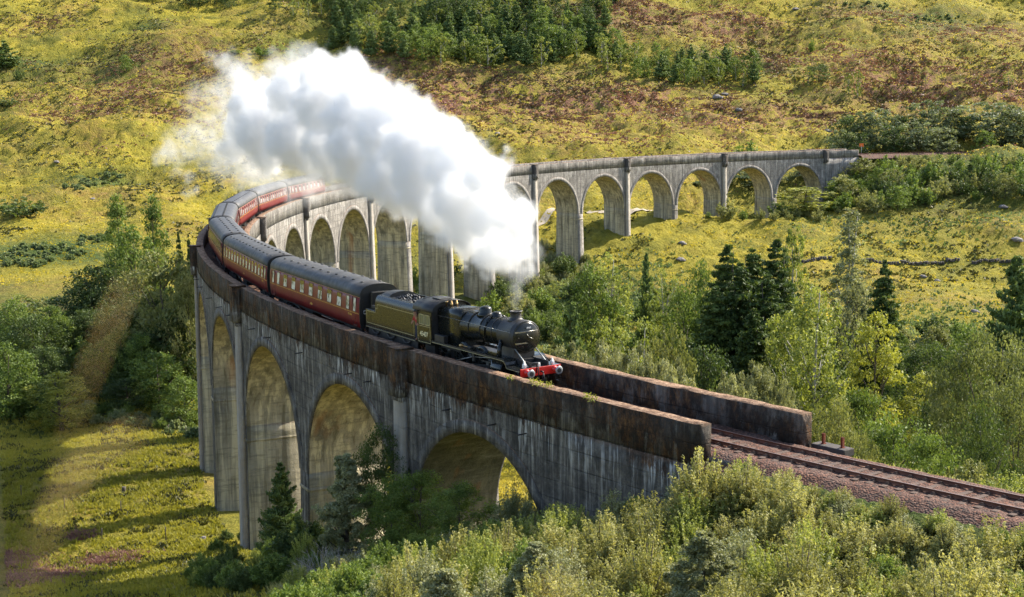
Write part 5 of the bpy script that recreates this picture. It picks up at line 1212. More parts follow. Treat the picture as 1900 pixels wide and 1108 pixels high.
# -- trees one can single out: kind, x, top y, distance, width in px, label
TREES = [
 ("alder", 215, 362, 226, 62, "tall feathery tree left of the bend, left one of two above the grove"), ("alder", 283, 364, 222, 62, "tall feathery tree left of the bend, right one of two above the grove"),
 ("green", 244, 425, 216, 110, "mid green tree between the two tall feathery ones left of the viaduct"), ("spruce", 330, 425, 206, 38, "small dark conifer left of the pair beside the viaduct bend"), ("spruce", 349, 432, 203, 36, "small dark conifer nearest to the viaduct bend"),
 ("broad", 300, 470, 196, 170, "large rounded olive green tree touching the left edge of the viaduct"), ("broad", 345, 515, 190, 90, "olive tree pressed against the tall pier of the bend"),
 ("dark", 175, 520, 214, 150, "dark wide tree at the back left of the riverside grove"), ("dark", 275, 535, 204, 150, "dark wide tree at the back middle of the riverside grove"), ("dark", 335, 575, 193, 120, "dark tree close beside the viaduct, under the olive tree"), ("dark", 190, 490, 212, 120, "shadowy dark green tree at the left of the riverside grove"), ("dark", 240, 560, 202, 120, "dark tree in the shaded middle of the riverside grove"), ("dark", 310, 600, 192, 130, "dark tree below the large olive one beside the viaduct"),
 ("dark", 160, 580, 205, 110, "dark round tree in the shade left of the grove"), ("dark", 110, 630, 200, 110, "dark low tree over the shaded river bed"), ("dark", 205, 640, 190, 110, "dark tree standing in front of the shaded grove by the river"),
 ("green", 290, 655, 184, 120, "mid green tree with thin trunk at the foot of the grove"), ("green", 340, 700, 178, 80, "small green tree at the foot of the viaduct bend"), ("dark", 235, 700, 183, 80, "low dark tree in the hollow below the grove"),
 ("birch", 30, 545, 218, 95, "pale rounded birch at the left edge of the photo"), ("birch", 68, 560, 222, 60, "smaller pale birch beside the rounded one at the left edge"), ("dark", 20, 610, 204, 110, "dark tree under the pale birch at the left edge"),
 ("green", 8, 640, 178, 110, "bright green tree at the left edge above the meadow"), ("ybush", 108, 688, 174, 100, "bright yellow green small tree above the shaded meadow"), ("green", 60, 700, 180, 90, "green bush tree left of the yellow green one"),
 ("pine", 520, 856, 101, 96, "young open pine growing in front of the viaduct piers"), ("sbirch", 640, 838, 88, 128, "silvery green birch in front of the third arch"),
 ("dark", 712, 792, 89, 105, "dark bush against the pale pier strip"), ("green", 775, 868, 84, 120, "mid green bush in front of the nearest arch, left side"), ("green", 850, 892, 80, 130, "green bush inside the shadow of the nearest arch"),
 ("green", 725, 880, 85, 110, "mid green bush between the birch and the nearest arch"), ("willow", 955, 895, 77, 110, "pale leaved bush under the right foot of the nearest arch"), ("dbush", 560, 960, 92, 130, "dark blurred bush between the pine and the birch"),
 ("birch", 1130, 470, 240, 95, "tall green birch right of the chimney, before the far piers"), ("green", 1095, 500, 236, 90, "dark green tree left of the tall birch before the far piers"), ("pine", 1200, 468, 244, 40, "thin pointed pine on the meadow edge"),
 ("birch", 1232, 498, 238, 70, "light green rounded birch right of the thin pine"), ("green", 1300, 493, 236, 66, "green tree left of the dark conifer clump"), ("green", 1270, 540, 225, 80, "green tree below the meadow, left of the dark conifers"),
 ("pine", 1060, 560, 190, 100, "blue green pine just right of the locomotive chimney"), ("birch", 1120, 585, 180, 90, "small light birch above the silvery willows"), ("birch", 1190, 590, 172, 120, "pale tan green birch above the parapet"), ("broad", 1245, 612, 165, 90, "olive tree right of the pale tan birch"),
 ("willow", 1050, 636, 132, 150, "silvery willow directly behind the locomotive front"), ("willow", 1115, 634, 130, 150, "silvery willow along the inner parapet, second from the locomotive"), ("willow", 1180, 642, 128, 150, "silvery willow along the inner parapet, third from the locomotive"), ("willow", 1245, 664, 126, 140, "silvery green willow at the right end of the row behind the parapet"),
 ("spruce", 1352, 448, 222, 150, "dark conifer at the left of the tall dark clump"), ("spruce", 1398, 458, 216, 165, "dark conifer in the middle of the tall dark clump"), ("spruce", 1442, 438, 218, 160, "dark conifer at the right of the tall dark clump"), ("spruce", 1375, 484, 205, 165, "dark conifer filling the front of the tall clump"), ("spruce", 1425, 506, 203, 165, "dark conifer at the front right of the tall clump"), ("spruce", 1328, 530, 205, 150, "shorter dark conifer in front of the clump"), ("spruce", 1400, 570, 198, 140, "dark broad conifer at the foot of the tall conifer clump"),
 ("birch", 1475, 414, 240, 70, "pale birch rising right behind the dark conifers"), ("weep", 1512, 522, 188, 165, "large weeping birch in the middle of the right side"), ("weep", 1465, 575, 195, 90, "smaller weeping birch left of the large one"),
 ("poplar", 1578, 385, 240, 70, "tall slender silvery poplar"), ("spruce", 1642, 480, 212, 105, "lone dark pointed conifer right of the poplar"), ("yellow", 1627, 578, 168, 96, "bright yellow green maple"), ("willow", 1590, 520, 222, 80, "silvery bush tree at the foot of the poplar"),
 ("dark", 1725, 640, 190, 100, "dark green tree right of the yellow maple"), ("green", 1795, 612, 184, 90, "fresh green rounded tree below the right meadow"), ("ybush", 1715, 690, 165, 80, "yellowish bush between dark trees on the right"), ("dark", 1750, 735, 150, 110, "very dark bush tree left of the spreading oak"),
 ("oak", 1852, 620, 128, 240, "large spreading oak with dark trunk at the right edge"), ("pine", 1888, 470, 200, 120, "dark pine cut by the right edge above the oak"), ("oak", 1890, 700, 112, 200, "low spreading tree under the oak at the right edge"),
 ("willow", 1400, 672, 140, 130, "pale willow behind the end of the inner parapet"), ("willow", 1350, 690, 132, 110, "silvery willow left of the pale one behind the inner parapet"), ("willow", 1450, 700, 128, 90, "silvery willow above the end block of the inner parapet"),
 ("dark", 1310, 640, 180, 110, "dark green tree between willows and conifers"), ("green", 1600, 720, 138, 120, "green bush tree below the yellow maple"), ("bush", 1540, 745, 118, 130, "yellow green bush right of the parapet end"), ("gbush", 1660, 770, 100, 190, "broad green bush beside the track, right of the parapet end"), ("gbush", 1730, 800, 90, 130, "green bush beside the track under the dark trees"),
 ("bush", 1590, 800, 97, 110, "light green bush close behind the rusty posts"), ("bush", 1800, 850, 78, 150, "light bush beside the track near the right edge"), ("scrubg", 1870, 870, 70, 150, "feathery bush beside the track at the right edge"), ("dark", 1830, 760, 100, 150, "dark bush under the spreading oak"),
 # before the far arches
 ("ybush", 1493, 345, 352, 90, "bright bush in front of the last arch"), ("gbush", 1445, 372, 350, 60, "green bush between the last two far piers"), ("bush", 1350, 362, 347, 52, "rounded bush hiding the foot of a far pier"), ("gbush", 1540, 372, 352, 70, "green bush right of the last arch"),
 ("dark", 1395, 318, 392, 110, "dark tree seen through the second last arch"), ("dark", 1290, 335, 385, 60, "dark tree seen through the third last arch"), ("dark", 1505, 312, 392, 80, "dark tree seen through the last arch"), ("bush", 1565, 325, 366, 60, "bush at the far abutment"), ("bush", 1592, 292, 378, 74, "bush hiding the end of the far parapet"), ("gbush", 1560, 330, 370, 60, "green bush below the end of the far parapet"), ("green", 1205, 350, 388, 30, "small tree seen through a far arch"),
 # hill singles
 ("dbush", 30, 362, 332, 110, "large dark round bush on the left hillside"), ("dbush", 12, 178, 458, 46, "dark bush high on the left hillside"), ("pine", 6, 75, 500, 60, "dark pine at the left edge high on the hill"), ("dbush", 35, 122, 492, 26, "small dark bush on the upper left hillside"),
 ("gbush", 233, 100, 492, 24, "small green bush on the upper left slope"), ("gbush", 485, 86, 505, 46, "green bush tree above the thin end of the steam"), ("green", 436, 92, 500, 26, "small tree above the thin end of the steam"), ("birch", 192, 110, 500, 12, "tiny sapling on the upper left slope"),
 ("birch", 178, 8, 560, 18, "small pale tree near the top left"), ("birch", 1357, 76, 515, 16, "thin pale birch above the wood edge"), ("dark", 1520, 118, 480, 40, "dark bush tree on the right hillside"), ("birch", 1500, 128, 478, 24, "pale tree beside the dark one on the right hillside"), ("birch", 1575, 132, 470, 16, "thin birch, left of two on the right hillside"),
 ("birch", 1592, 126, 470, 20, "thin birch, right of two on the right hillside"), ("birch", 1872, 134, 470, 26, "lone birch at the right edge of the hillside"), ("gbush", 1507, 72, 515, 20, "small bush high on the right hillside"), ("dbush", 1570, 52, 535, 36, "dark low bush near the top right"), ("birch", 905, 72, 492, 54, "pale round birch at the front of the hillside wood"),
 ("birch", 1072, 10, 540, 34, "pale birch at the top of the wood"), ("birch", 1050, 40, 520, 34, "pale drooping birch inside the hillside wood"), ("birch", 1097, 118, 485, 22, "small birch just below the wood"), ("gbush", 1385, 262, 402, 60, "pale bush behind the far parapet"),
]
for kind, px, yt, d, wp, lab in TREES:
    at_top(kind, px, yt, d, wp, lab, "trees and bushes that stand out around the viaduct", lod=0 if d < 150 else (1 if d < 300 else 2))

# -- rows and masses whose members look alike
def ground_hit(px, py, d0=40, d1=900):
    ds = np.arange(d0, d1, 1.5); P_ = CAM + ds[:, None] * (FWD + (px - 950) / FPX * RGT - (py - 554) / FPX * UPV)
    g = gfast(P_[:, 0], P_[:, 1]); i = int(np.argmax(g > P_[:, 2])); return P_[i][0], P_[i][1], ds[i]
rg = random.Random(21)
def in_poly(x, y, poly):
    c = False; j = len(poly) - 1
    for i in range(len(poly)):
        xi, yi = poly[i]; xj, yj = poly[j]
        if (yi > y) != (yj > y) and x < (xj - xi) * (y - yi) / (yj - yi) + xi: c = not c
        j = i
    return c
def scatter(poly, n, mind, kinds, hpx, label, group, lod, seed, topy=None):
    r = random.Random(seed); xs = [p[0] for p in poly]; ys = [p[1] for p in poly]; pts = []; tries = 0
    while len(pts) < n and tries < n * 60:
        tries += 1; x = r.uniform(min(xs), max(xs)); y = r.uniform(min(ys), max(ys))
        if not in_poly(x, y, poly): continue
        X, Y, d = ground_hit(x, y)
        if any((X - a) ** 2 + (Y - b_) ** 2 < mind ** 2 for a, b_, *_ in pts): continue
        pts.append((X, Y, d, x, y))
    for X, Y, d, px_, py_ in pts:
        k = r.choice(kinds); h = r.uniform(*hpx)
        if topy is not None: h = max(.7, min(h, Q(950, topy, d)[2] - gz(X, Y)))
        plant(k, X, Y, h, None, label(k, px_, py_, h, hpx) if callable(label) else (label.get(k, label["*"]) if isinstance(label, dict) else label), group, lod)
def zone_label(base, poly_xs, poly_ys, names_x, names_y):
    x0, x1, y0, y1 = min(poly_xs), max(poly_xs), min(poly_ys), max(poly_ys)
    def f(kind, px, py, h, hr):
        size = "low" if h < hr[0] + (hr[1] - hr[0]) * .33 else ("tall" if h > hr[0] + (hr[1] - hr[0]) * .67 else "middling")
        ix = min(len(names_x) - 1, max(0, int((px - x0) / (x1 - x0 + 1e-6) * len(names_x)))); iy = min(len(names_y) - 1, max(0, int((py - y0) / (y1 - y0 + 1e-6) * len(names_y))))
        return " ".join(("%s %s %s, %s" % (size, base.get(kind, base["*"]), names_y[iy], names_x[ix])).split()[:16])
    return f
# hillside wood
WL = {"pine": "green pine among the pines of the hillside wood", "birch": "pale grey green birch among the trees of the hillside wood", "dark": "dark rounded tree in the hillside wood", "green": "mid green tree in the hillside wood", "*": "tree in the hillside wood"}
scatter([(605, 98), (640, 60), (760, 70), (900, 50), (1080, 60), (1130, 105), (1000, 128), (840, 122), (700, 106)], 88, 4.0, ["pine", "pine", "birch", "green"], (7.5, 11.0), zone_label(dict(pine="green pine", birch="pale birch", dark="dark rounded tree", green="mid green tree", gbush="green bush", bush="olive bush", dbush="dark bush", scrubg="feathery bush", willow="silvery bush", **{"*": "tree"}), [605, 1130], [50, 128], ['left end', 'left part', 'left of its middle', 'right of its middle', 'right part', 'right end'], ['high in the hillside wood', 'inside the hillside wood', 'at the front edge of the hillside wood']), "trees of the hillside wood", 2, 1)
scatter([(590, 30), (560, -30), (1150, -30), (1140, 40), (1100, 70), (760, 66), (640, 62)], 100, 4.2, ["dark", "birch", "dark", "pine"], (7, 11.0), zone_label(dict(pine="green pine", birch="pale birch", dark="dark rounded tree", green="mid green tree", gbush="green bush", bush="olive bush", dbush="dark bush", scrubg="feathery bush", willow="silvery bush", **{"*": "tree"}), [560, 1150], [-30, 70], ['left end', 'left part', 'left of its middle', 'right of its middle', 'right part', 'right end'], ['at the very top of the hill wood', 'in the upper hill wood', 'midway down the hill wood']), "trees of the hillside wood", 2, 2)
scatter([(1100, 132), (1110, 100), (1250, 118), (1330, 128), (1425, 152), (1400, 165), (1300, 165), (1190, 148)], 40, 4.0, ["pine", "green", "birch"], (6.0, 10), zone_label(dict(pine="green pine", birch="pale birch", dark="dark rounded tree", green="mid green tree", gbush="green bush", bush="olive bush", dbush="dark bush", scrubg="feathery bush", willow="silvery bush", **{"*": "tree"}), [1100, 1425], [100, 165], ['left end', 'left part', 'left of its middle', 'right of its middle', 'right part', 'right end'], ["at the back of the wood's right tongue", "at the front of the wood's right tongue"]), "trees of the hillside wood", 2, 3)
scatter([(340, 22), (340, -25), (600, -25), (620, 45), (500, 30)], 30, 5, ["dark", "dark", "birch"], (4.5, 7.5), zone_label(dict(pine="green pine", birch="pale birch", dark="dark rounded tree", green="mid green tree", gbush="green bush", bush="olive bush", dbush="dark bush", scrubg="feathery bush", willow="silvery bush", **{"*": "tree"}), [340, 620], [-25, 45], ['left end', 'left part', 'right part', 'right end'], ['cut by the top edge above the steam', 'near the top edge above the steam']), "trees at the top edge of the hill", 2, 4)
scatter([(200, 4), (200, -20), (300, -20), (300, 4)], 6, 4, ["dark"], (4, 6), "dark bush tree at the top edge left", "trees at the top edge of the hill", 2, 5)
# willows behind the far line, bushes on its bank
for i, (x, y, w) in enumerate([(1572, 215, 50), (1600, 208, 60), (1640, 202, 60), (1682, 214, 55), (1730, 186, 66), (1762, 206, 50), (1790, 214, 44), (1835, 190, 100), (1880, 196, 70), (1660, 232, 50), (1706, 226, 60), (1745, 236, 54), (1590, 245, 44), (1900, 215, 60), (1560, 240, 40)]):
    at_top("olivew" if i % 3 else "dark", x, y, 404 - (9 if y > 222 else 0), w * 1.25, "grey green rounded tree behind the far railway, %s from the orange sign" % ["first", "second", "third", "fourth", "fifth", "sixth", "seventh", "eighth", "ninth", "front row third", "front row fourth", "front row fifth", "front row second", "last", "front row first"][i], "row of trees behind the far line", 2)
at_top("gbush", 1828, 240, 394, 42, "small bright ball shaped bush beside the far railway line", None, 2)
scatter([(1590, 302), (1640, 296), (1910, 296), (1910, 372), (1760, 378), (1640, 400), (1560, 395)], 74, 3.6, ["gbush", "bush", "bush", "gbush", "dbush"], (3.0, 6.5), zone_label(dict(pine="green pine", birch="pale birch", dark="dark rounded tree", green="mid green tree", gbush="green bush", bush="olive bush", dbush="dark bush", scrubg="feathery bush", willow="silvery bush", **{"*": "bush"}), [1560, 1910], [290, 400], ['left end', 'left part', 'left of its middle', 'right of its middle', 'right part', 'right end'], ['high on the bank under the far railway', 'midway down the far railway bank', 'at the foot of the far railway bank']), "bushes on the far bank", 2, 6, 296)
scatter([(1300, 402), (1560, 398), (1560, 412), (1340, 412)], 16, 3, ["gbush", "bush"], (1.6, 3.4), "low bush in the band before the far piers", "bushes before the far piers", 2, 7)
# valley floor right of the viaduct
VL = zone_label(dict(pine="green pine", birch="pale birch", dark="dark rounded tree", green="mid green tree", gbush="green bush", bush="olive bush", dbush="dark bush", scrubg="feathery bush", willow="silvery bush", **{"*": "bush"}), [430, 1910], [500, 800], ['behind the viaduct', 'behind the train', 'right of the chimney', 'behind the inner parapet', 'below the weeping birch', 'below the yellow maple', 'under the oak', 'by the right edge'], ['far up the valley floor', 'midway in the wooded valley', 'near in the wooded valley'])
scatter([(1000, 520), (1060, 500), (1150, 560), (1320, 600), (1320, 720), (1000, 700)], 44, 4.4, ["gbush", "bush", "dbush", "birch"], (2.2, 5.0), VL, "valley bushes", 1, 8)
scatter([(1320, 690), (1480, 640), (1700, 620), (1910, 640), (1910, 800), (1500, 800)], 56, 4.4, ["gbush", "dbush", "bush", "green"], (2.5, 5.5), VL, "valley bushes", 1, 9)
scatter([(1500, 780), (1910, 790), (1910, 860), (1700, 840)], 26, 3.2, ["gbush", "bush", "scrubg"], (1.8, 4.5), "bush on the valley side of the railway bank", "bushes behind the track", 1, 10)
scatter([(1000, 470), (1090, 475), (1100, 520), (1000, 530)], 16, 3.2, ["bush", "gbush", "willow"], (1.6, 3.2), "low bush at the foot of the far piers", "bushes at the far piers", 1, 15)
scatter([(930, 540), (1010, 540), (1010, 620), (930, 620)], 14, 3.6, ["bush", "gbush", "dbush"], (3, 6), "bush in the gap behind the locomotive chimney", "bushes behind the chimney", 1, 16)
scatter([(430, 520), (930, 520), (930, 640), (430, 640)], 30, 6, ["gbush", "dbush", "dark"], (2.5, 6), VL, "valley bushes", 2, 17)
scatter([(395, 1015), (470, 985), (600, 985), (640, 1108), (360, 1108)], 34, 1.5, ["gbush", "dbush", "gbush", "scrubg"], (1.0, 2.3), zone_label(dict(gbush="green bush", dbush="dark bush", scrubg="feathery bush", **{"*": "bush"}), [380, 620], [985, 1108], ["below the tall pier", "under the young pine", "left of the silvery birch"], ["at the back of the shaded corner", "in the shaded corner", "by the bottom edge"]), "bushes in the shaded corner", 0, 41)
# river side on the left
scatter([(0, 650), (360, 640), (360, 745), (0, 740)], 36, 4.5, ["dark", "dark", "gbush", "green"], (4, 8.5), zone_label(dict(pine="green pine", birch="pale birch", dark="dark rounded tree", green="mid green tree", gbush="green bush", bush="olive bush", dbush="dark bush", scrubg="feathery bush", willow="silvery bush", **{"*": "bush"}), [0, 360], [640, 745], ['by the left edge', 'left part', 'right part', 'beside the viaduct'], ['at the back of the river hollow', 'in the river hollow', 'at the front of the river hollow']), "bushes in the river hollow", 1, 11)
scatter([(-20, 752), (150, 752), (220, 775), (365, 790), (365, 815), (200, 790), (-20, 775)], 46, 1.8, ["brack", "brack", "gbush"], (.9, 1.8), "low bracken bush along the top of the shaded meadow", "bracken along the meadow edge", 1, 12)
# bracken mounds on the left hillside
for (poly, n, sd_) in (([(-10, 475), (60, 455), (150, 462), (160, 480), (60, 498), (-10, 500)], 46, 13), ([(110, 352), (200, 322), (230, 330), (150, 356)], 22, 14), ([(140, 445), (200, 438), (205, 450), (150, 456)], 10, 18), ([(1690, 35), (1800, 30), (1800, 45), (1700, 48)], 16, 19), ([(1560, 8), (1640, 4), (1650, 18), (1580, 22)], 10, 20)):
    scatter(poly, n, 1.6, ["brack"], (.7, 1.3), "low bracken clump on the %s mound" % {13: "large left hillside", 14: "left hillside", 18: "small mid left", 19: "upper right hillside", 20: "top right hillside"}[sd_], "bracken mounds on the hillside", 2, sd_)

def scrub_label(k, px, py, h):
    a = "tall" if h > 2.3 else ("low" if h < 1.5 else "middling"); b = dict(scrub="yellow green scrub", scrubs="silvery scrub", scrubg="green scrub", gbush="leafy green bush", ybush="bright yellow bush", sbirch="silvery sapling").get(k, "scrub")
    c = ("left of the dead branches", "below the dead branches", "below the nearest arch", "under the near wall", "by the outer parapet end", "below the track", "below the right track end")[int(np.interp(px, [520, 2000], [0, 6.99]))]
    d = "cut by the bottom edge" if py > 1150 else ("low on the slope" if py > 1050 else ("midway up the slope" if py > 960 else "at the top of the slope"))
    return "%s %s %s, %s" % (a, b, d, c)
# -- the scrub filling the near slope below the track
FRONT = ([560, 640, 700, 760, 860, 930, 1010, 1060, 1130, 1200, 1250, 1300, 1340, 1400, 1450, 1490, 1540, 1600, 1650, 1700, 1760, 1830, 1900], [1085, 1030, 1010, 985, 975, 955, 945, 920, 898, 872, 852, 832, 830, 838, 860, 872, 880, 892, 915, 938, 948, 958, 966])
r = random.Random(33); pts = []; tries = 0
while len(pts) < 285 and tries < 30000:
    tries += 1; d = 46 + 34 * r.random() ** .9; px = r.uniform(520, 2000); q = Q(px, 1000, d)
    if any((q[0] - a) ** 2 + (q[1] - b_) ** 2 < 1.45 ** 2 for a, b_ in pts): continue
    g = gz(q[0], q[1]); S_, lt_ = track_st(np.array([q[0]]), np.array([q[1]])); lt_ = float(lt_[0])
    if lt_ < 3.1 or (lt_ < 3.9 and float(S_[0]) > -9): continue
    rel = np.array([q[0], q[1], g]) - CAM; dd = rel @ FWD; pyg = 554 - FPX * (rel @ UPV) / dd; pxg = 950 + FPX * (rel @ RGT) / dd
    lim = np.interp(pxg, *FRONT) + r.uniform(-14, 16); hmax = (pyg - lim) * dd / FPX
    if hmax < .45 or pyg > 1260: continue
    h = min(r.uniform(1.2, 3.4), hmax / 1.02)
    k = r.choice(["scrub", "scrub", "scrub", "scrubs", "scrubg", "scrub"]) if pxg < 1600 else r.choice(["scrubg", "gbush", "scrub", "ybush"])
    if k in ("gbush", "ybush"): h = min(h, 1.8)
    if vnoise(q[0] / 5, q[1] / 5, 8) > .62: k = r.choice(['scrubs', 'gbush', 'scrubg'])
    if r.random() < .025 and hmax > 3.0 and px < 1500: k = 'sbirch'; h = min(hmax, r.uniform(2.8, 4.2))
    if pxg < 700: k = r.choice(["scrubg", "gbush", "scrub"])
    plant(k, q[0], q[1], h, min(h * 1.25, 2.9), scrub_label(k, pxg, pyg, h), "scrub on the near slope", 0)
    pts.append((q[0], q[1]))
# low growth creeping up to the edge of the ballast
for i in range(90):
    S_ = r.uniform(-38, -11); lt_ = 2.9 + 3.2 * r.random() ** 1.3 + max(0, (-S_ - 20) * .03); p_ = T(S_, lt_); h = r.uniform(.45, 1.0) + .25 * (lt_ - 2.9)
    plant(r.choice(["scrub", "scrubg", "scrub", "scrubs"]), p_[0], p_[1], h, h * 1.5, "%s scrub tuft beside the ballast, %s" % ("low" if h < 1 else "taller", ["just past the outer parapet end", "third of the way to the right edge", "halfway to the right edge", "near the right edge", "at the right edge"][min(4, int((-S_ - 11) / 27 * 5))]), "scrub along the ballast edge", 1)
# bare dead shrub
def dead_shrub(px, d, seed, n=16, h=1.6, label=None):
    q = Q(px, 1000, d); rg_ = random.Random(seed); b = MB()
    def br(p, dr, l, r_, dep_):
        p2 = tuple(p[i] + dr[i] * l for i in range(3)); b.tube([p, p2], [r_, r_ * .6], 4, cap=False)
        if dep_ > 0:
            for _ in range(3):
                nd = Vector((dr[0] + rg_.uniform(-.7, .7), dr[1] + rg_.uniform(-.7, .7), dr[2] + rg_.uniform(-.5, .45))).normalized(); br(p2, nd, l * rg_.uniform(.55, .85), r_ * .6, dep_ - 1)
    for _ in range(n): br((rg_.uniform(-.3, .3), rg_.uniform(-.3, .3), -.1), Vector((rg_.uniform(-1, 1), rg_.uniform(-1, 1), rg_.uniform(.2, 1))).normalized(), h * .4, .022, 3)
    o = b.build("dead_bush", M_DEAD); o.location = (q[0], q[1], gz(q[0], q[1])); tag(o, label, "bush")
dead_shrub(600, 80, 1, 18, 2.2, "bare twiggy dead bush at the bottom left of the scrub"); dead_shrub(660, 77, 2, 14, 2.0, "bare grey dead branches below the silvery birch"); dead_shrub(850, 76, 3, 8, 1.4, "small bare dead branch above the near scrub")

# ------------------------------------------------------------------ ground cover nobody could count
def tufts(n, poly, dmin, h, w, mat, name, label, cat, seed, blades=3, dens=None, lean=.35, kind="stuff"):
    rs = np.random.RandomState(seed); out = []
    xs = [p[0] for p in poly]; ys = [p[1] for p in poly]; got = []; tot = 0
    while tot < n:
        m_ = 40000; d = rs.uniform(dmin[0], dmin[1], m_); px = rs.uniform(min(xs), max(xs), m_)
        # uniform over the ground
        keep = rs.uniform(size=m_) < (d / dmin[1]) ** 1.0
        P_ = CAM + d[:, None] * (FWD + ((px - 950) / FPX)[:, None] * RGT); X = P_[:, 0]; Y = P_[:, 1]
        X, Y = X[keep], Y[keep]; Z = gfast(X, Y)
        rel = np.stack([X, Y, Z], 1) - CAM; dd = rel @ FWD; qx = 950 + FPX * (rel @ RGT) / dd; qy = 554 - FPX * (rel @ UPV) / dd
        ok = (qx > min(xs)) & (qx < max(xs)) & (qy > min(ys)) & (qy < max(ys))
        if dens is not None: ok &= rs.uniform(size=len(X)) < dens(X, Y)
        S_, lt_ = track_st(X, Y); ok &= ~((np.abs(lt_) < 3.6) & ((S_ < 8) | (S_ > 350))) & ~((np.abs(lt_) < 3.3))
        got.append(np.stack([X, Y, Z], 1)[ok]); tot += int(ok.sum())
        if len(got) > 40: break
    C_ = np.vstack(got)[:n]; k = len(C_); V = []; R = []
    base = np.clip(rs.uniform(-.05, .12, k) + 1.7 * (fbm(C_[:, 0] / 22, C_[:, 1] / 22, 91, 4) - .5) + .45, 0, 1)
    for b_ in range(blades):
        a = rs.uniform(0, 6.283, k); hh = h * rs.uniform(.5, 1.3, k); ww = w * rs.uniform(.5, 1.2, k); ox = rs.normal(size=(k, 2)) * w * .5
        dx, dy = np.cos(a) * ww / 2, np.sin(a) * ww / 2; lx, ly = rs.normal(size=k) * lean * hh, rs.normal(size=k) * lean * hh
        bx, by, bz = C_[:, 0] + ox[:, 0], C_[:, 1] + ox[:, 1], C_[:, 2] - .06
        V.append(np.stack([np.stack([bx - dx, by - dy, bz], 1), np.stack([bx + dx, by + dy, bz], 1), np.stack([bx + lx + dx * .5, by + ly + dy * .5, bz + hh * .8], 1), np.stack([bx + lx * 1.2 - dx * .2, by + ly * 1.2 - dy * .2, bz + hh], 1)], 1).reshape(-1, 3))
        R.append(np.clip(base + rs.normal(size=k) * .07, 0, 1))
    V = np.vstack(V); F = np.arange(len(V)).reshape(-1, 4)
    tag(link(name, np_mesh(name, V, F, [mat], attrs={"rnd": ('FACE', np.concatenate(R))})), label, cat, kind=kind)
hd = lambda X, Y: np.clip(blobs(X, Y, HEATH) * 1.1 - .15 + .22 * (fbm(X / 14, Y / 14, 51, 3) > .58), 0, 1) * (fbm(X / 3.2, Y / 3.2, 52, 3) > .50)
FR = [(-20, -20), (1920, 1120)]
tufts(42000, FR, (390, 640), .32, .75, LM["heather"], "heather", "brown purple heather patches on the hillside", "heather", 1, 3, hd)
tufts(52000, FR, (250, 640), .26, .42, LM["grass"], "grass", "yellow moor grass tussocks on the hillside and far meadow", "grass", 2, 3, lambda X, Y: .25 + .75 * (fbm(X / 2.6, Y / 2.6, 61, 3) > .5))
tufts(24000, FR, (300, 640), .42, .7, LM["rush"], "rushes", "dark rush and heath tussocks speckling the moor", "rushes", 7, 3, lambda X, Y: (fbm(X / 1.9, Y / 1.9, 71, 3, .6) > .56) * (.06 + .94 * (fbm(X / 26, Y / 26, 72, 3) > .52)))
tufts(9000, [(-20, 740), (1100, 1120)], (70, 190), .30, .3, LM["rush"], "rushes", "dark tufts in the meadow left of the viaduct", "rushes", 8, 5, lambda X, Y: (fbm(X / 2.2, Y / 2.2, 73, 3) > .60) * 1.0)
tufts(46000, [(-20, 740), (1100, 1120)], (70, 190), .34, .16, LM["grassg"], "grass", "green and yellow meadow grass left of the viaduct", "grass", 3, 5, lambda X, Y: .3 + .7 * (fbm(X / 1.8, Y / 1.8, 62, 3) > .48))
tufts(26000, [(480, 780), (1920, 1120)], (42, 92), .42, .10, LM["scrub"], "undergrowth", "yellow green undergrowth between the scrub bushes", "undergrowth", 4, 6, None)
hl = lambda X, Y: blobs(X, Y, [(60, 1080, 116, 2.4, .8), (205, 1048, 122, 1.6, .7), (0, 1040, 122, 2, .8), (147, 993, 130, .8, .9)])
tufts(5000, [(-20, 900), (480, 1120)], (90, 150), .30, .16, LM["heatherp"], "heather", "pink brown heather on the near left meadow", "heather", 5, 5, hl)
tufts(16000, [(950, 380), (1920, 800)], (130, 350), .5, .5, LM["bracken"], "bracken", "green bracken and rough growth on the valley floor", "bracken", 6, 4, lambda X, Y: np.clip(blobs(X, Y, LUSH), 0, 1))
# ------------------------------------------------------------------ small things in the landscape
M_STONE = simple("dark_field_stone", (0.085, 0.075, 0.065), 0.9, var=.5, vscale=1.5, bmp=.6)
M_ROCK = simple("pale_grey_rock", (0.19, 0.17, 0.16), 0.9, var=.35, vscale=1.2, bmp=.6)
def stone(b, c, r, rg_, sq=.7):
    V = []; n = 7
    for j, ph in enumerate((-1.1, -.45, .3, 1.0)):
        for i in range(n):
            a = 2 * math.pi * i / n + j * .4; q = r * math.cos(ph) * rg_.uniform(.75, 1.2); V.append((c[0] + q * math.cos(a), c[1] + q * math.sin(a), c[2] + r * sq * math.sin(ph) * rg_.uniform(.85, 1.1)))
    F = [(j * n + i, j * n + (i + 1) % n, (j + 1) * n + (i + 1) % n, (j + 1) * n + i) for j in range(3) for i in range(n)] + [tuple(reversed(range(n))), tuple(range(3 * n, 4 * n))]
    b.add(V, F)
def field_wall(pts, label, seed):
    rg_ = random.Random(seed); b = MB(); P_ = [ground_hit(*p) for p in pts]
    for (x0, y0, _), (x1, y1, _) in zip(P_[:-1], P_[1:]):
        n = max(1, int(math.hypot(x1 - x0, y1 - y0) / .42))
        for i in range(n):
            t = i / n; x = x0 + (x1 - x0) * t + rg_.uniform(-.15, .15); y = y0 + (y1 - y0) * t + rg_.uniform(-.15, .15); g = gz(x, y)
            for k in range(2): stone(b, (x + rg_.uniform(-.12, .12), y + rg_.uniform(-.12, .12), g + .15 + k * .32), rg_.uniform(.24, .38), rg_)
    tag(b.build("dry_stone_wall", M_STONE), label, "wall")
field_wall([(1455, 482), (1500, 488), (1545, 486)], "ruined dark dry stone wall left of the silvery poplar", 1)
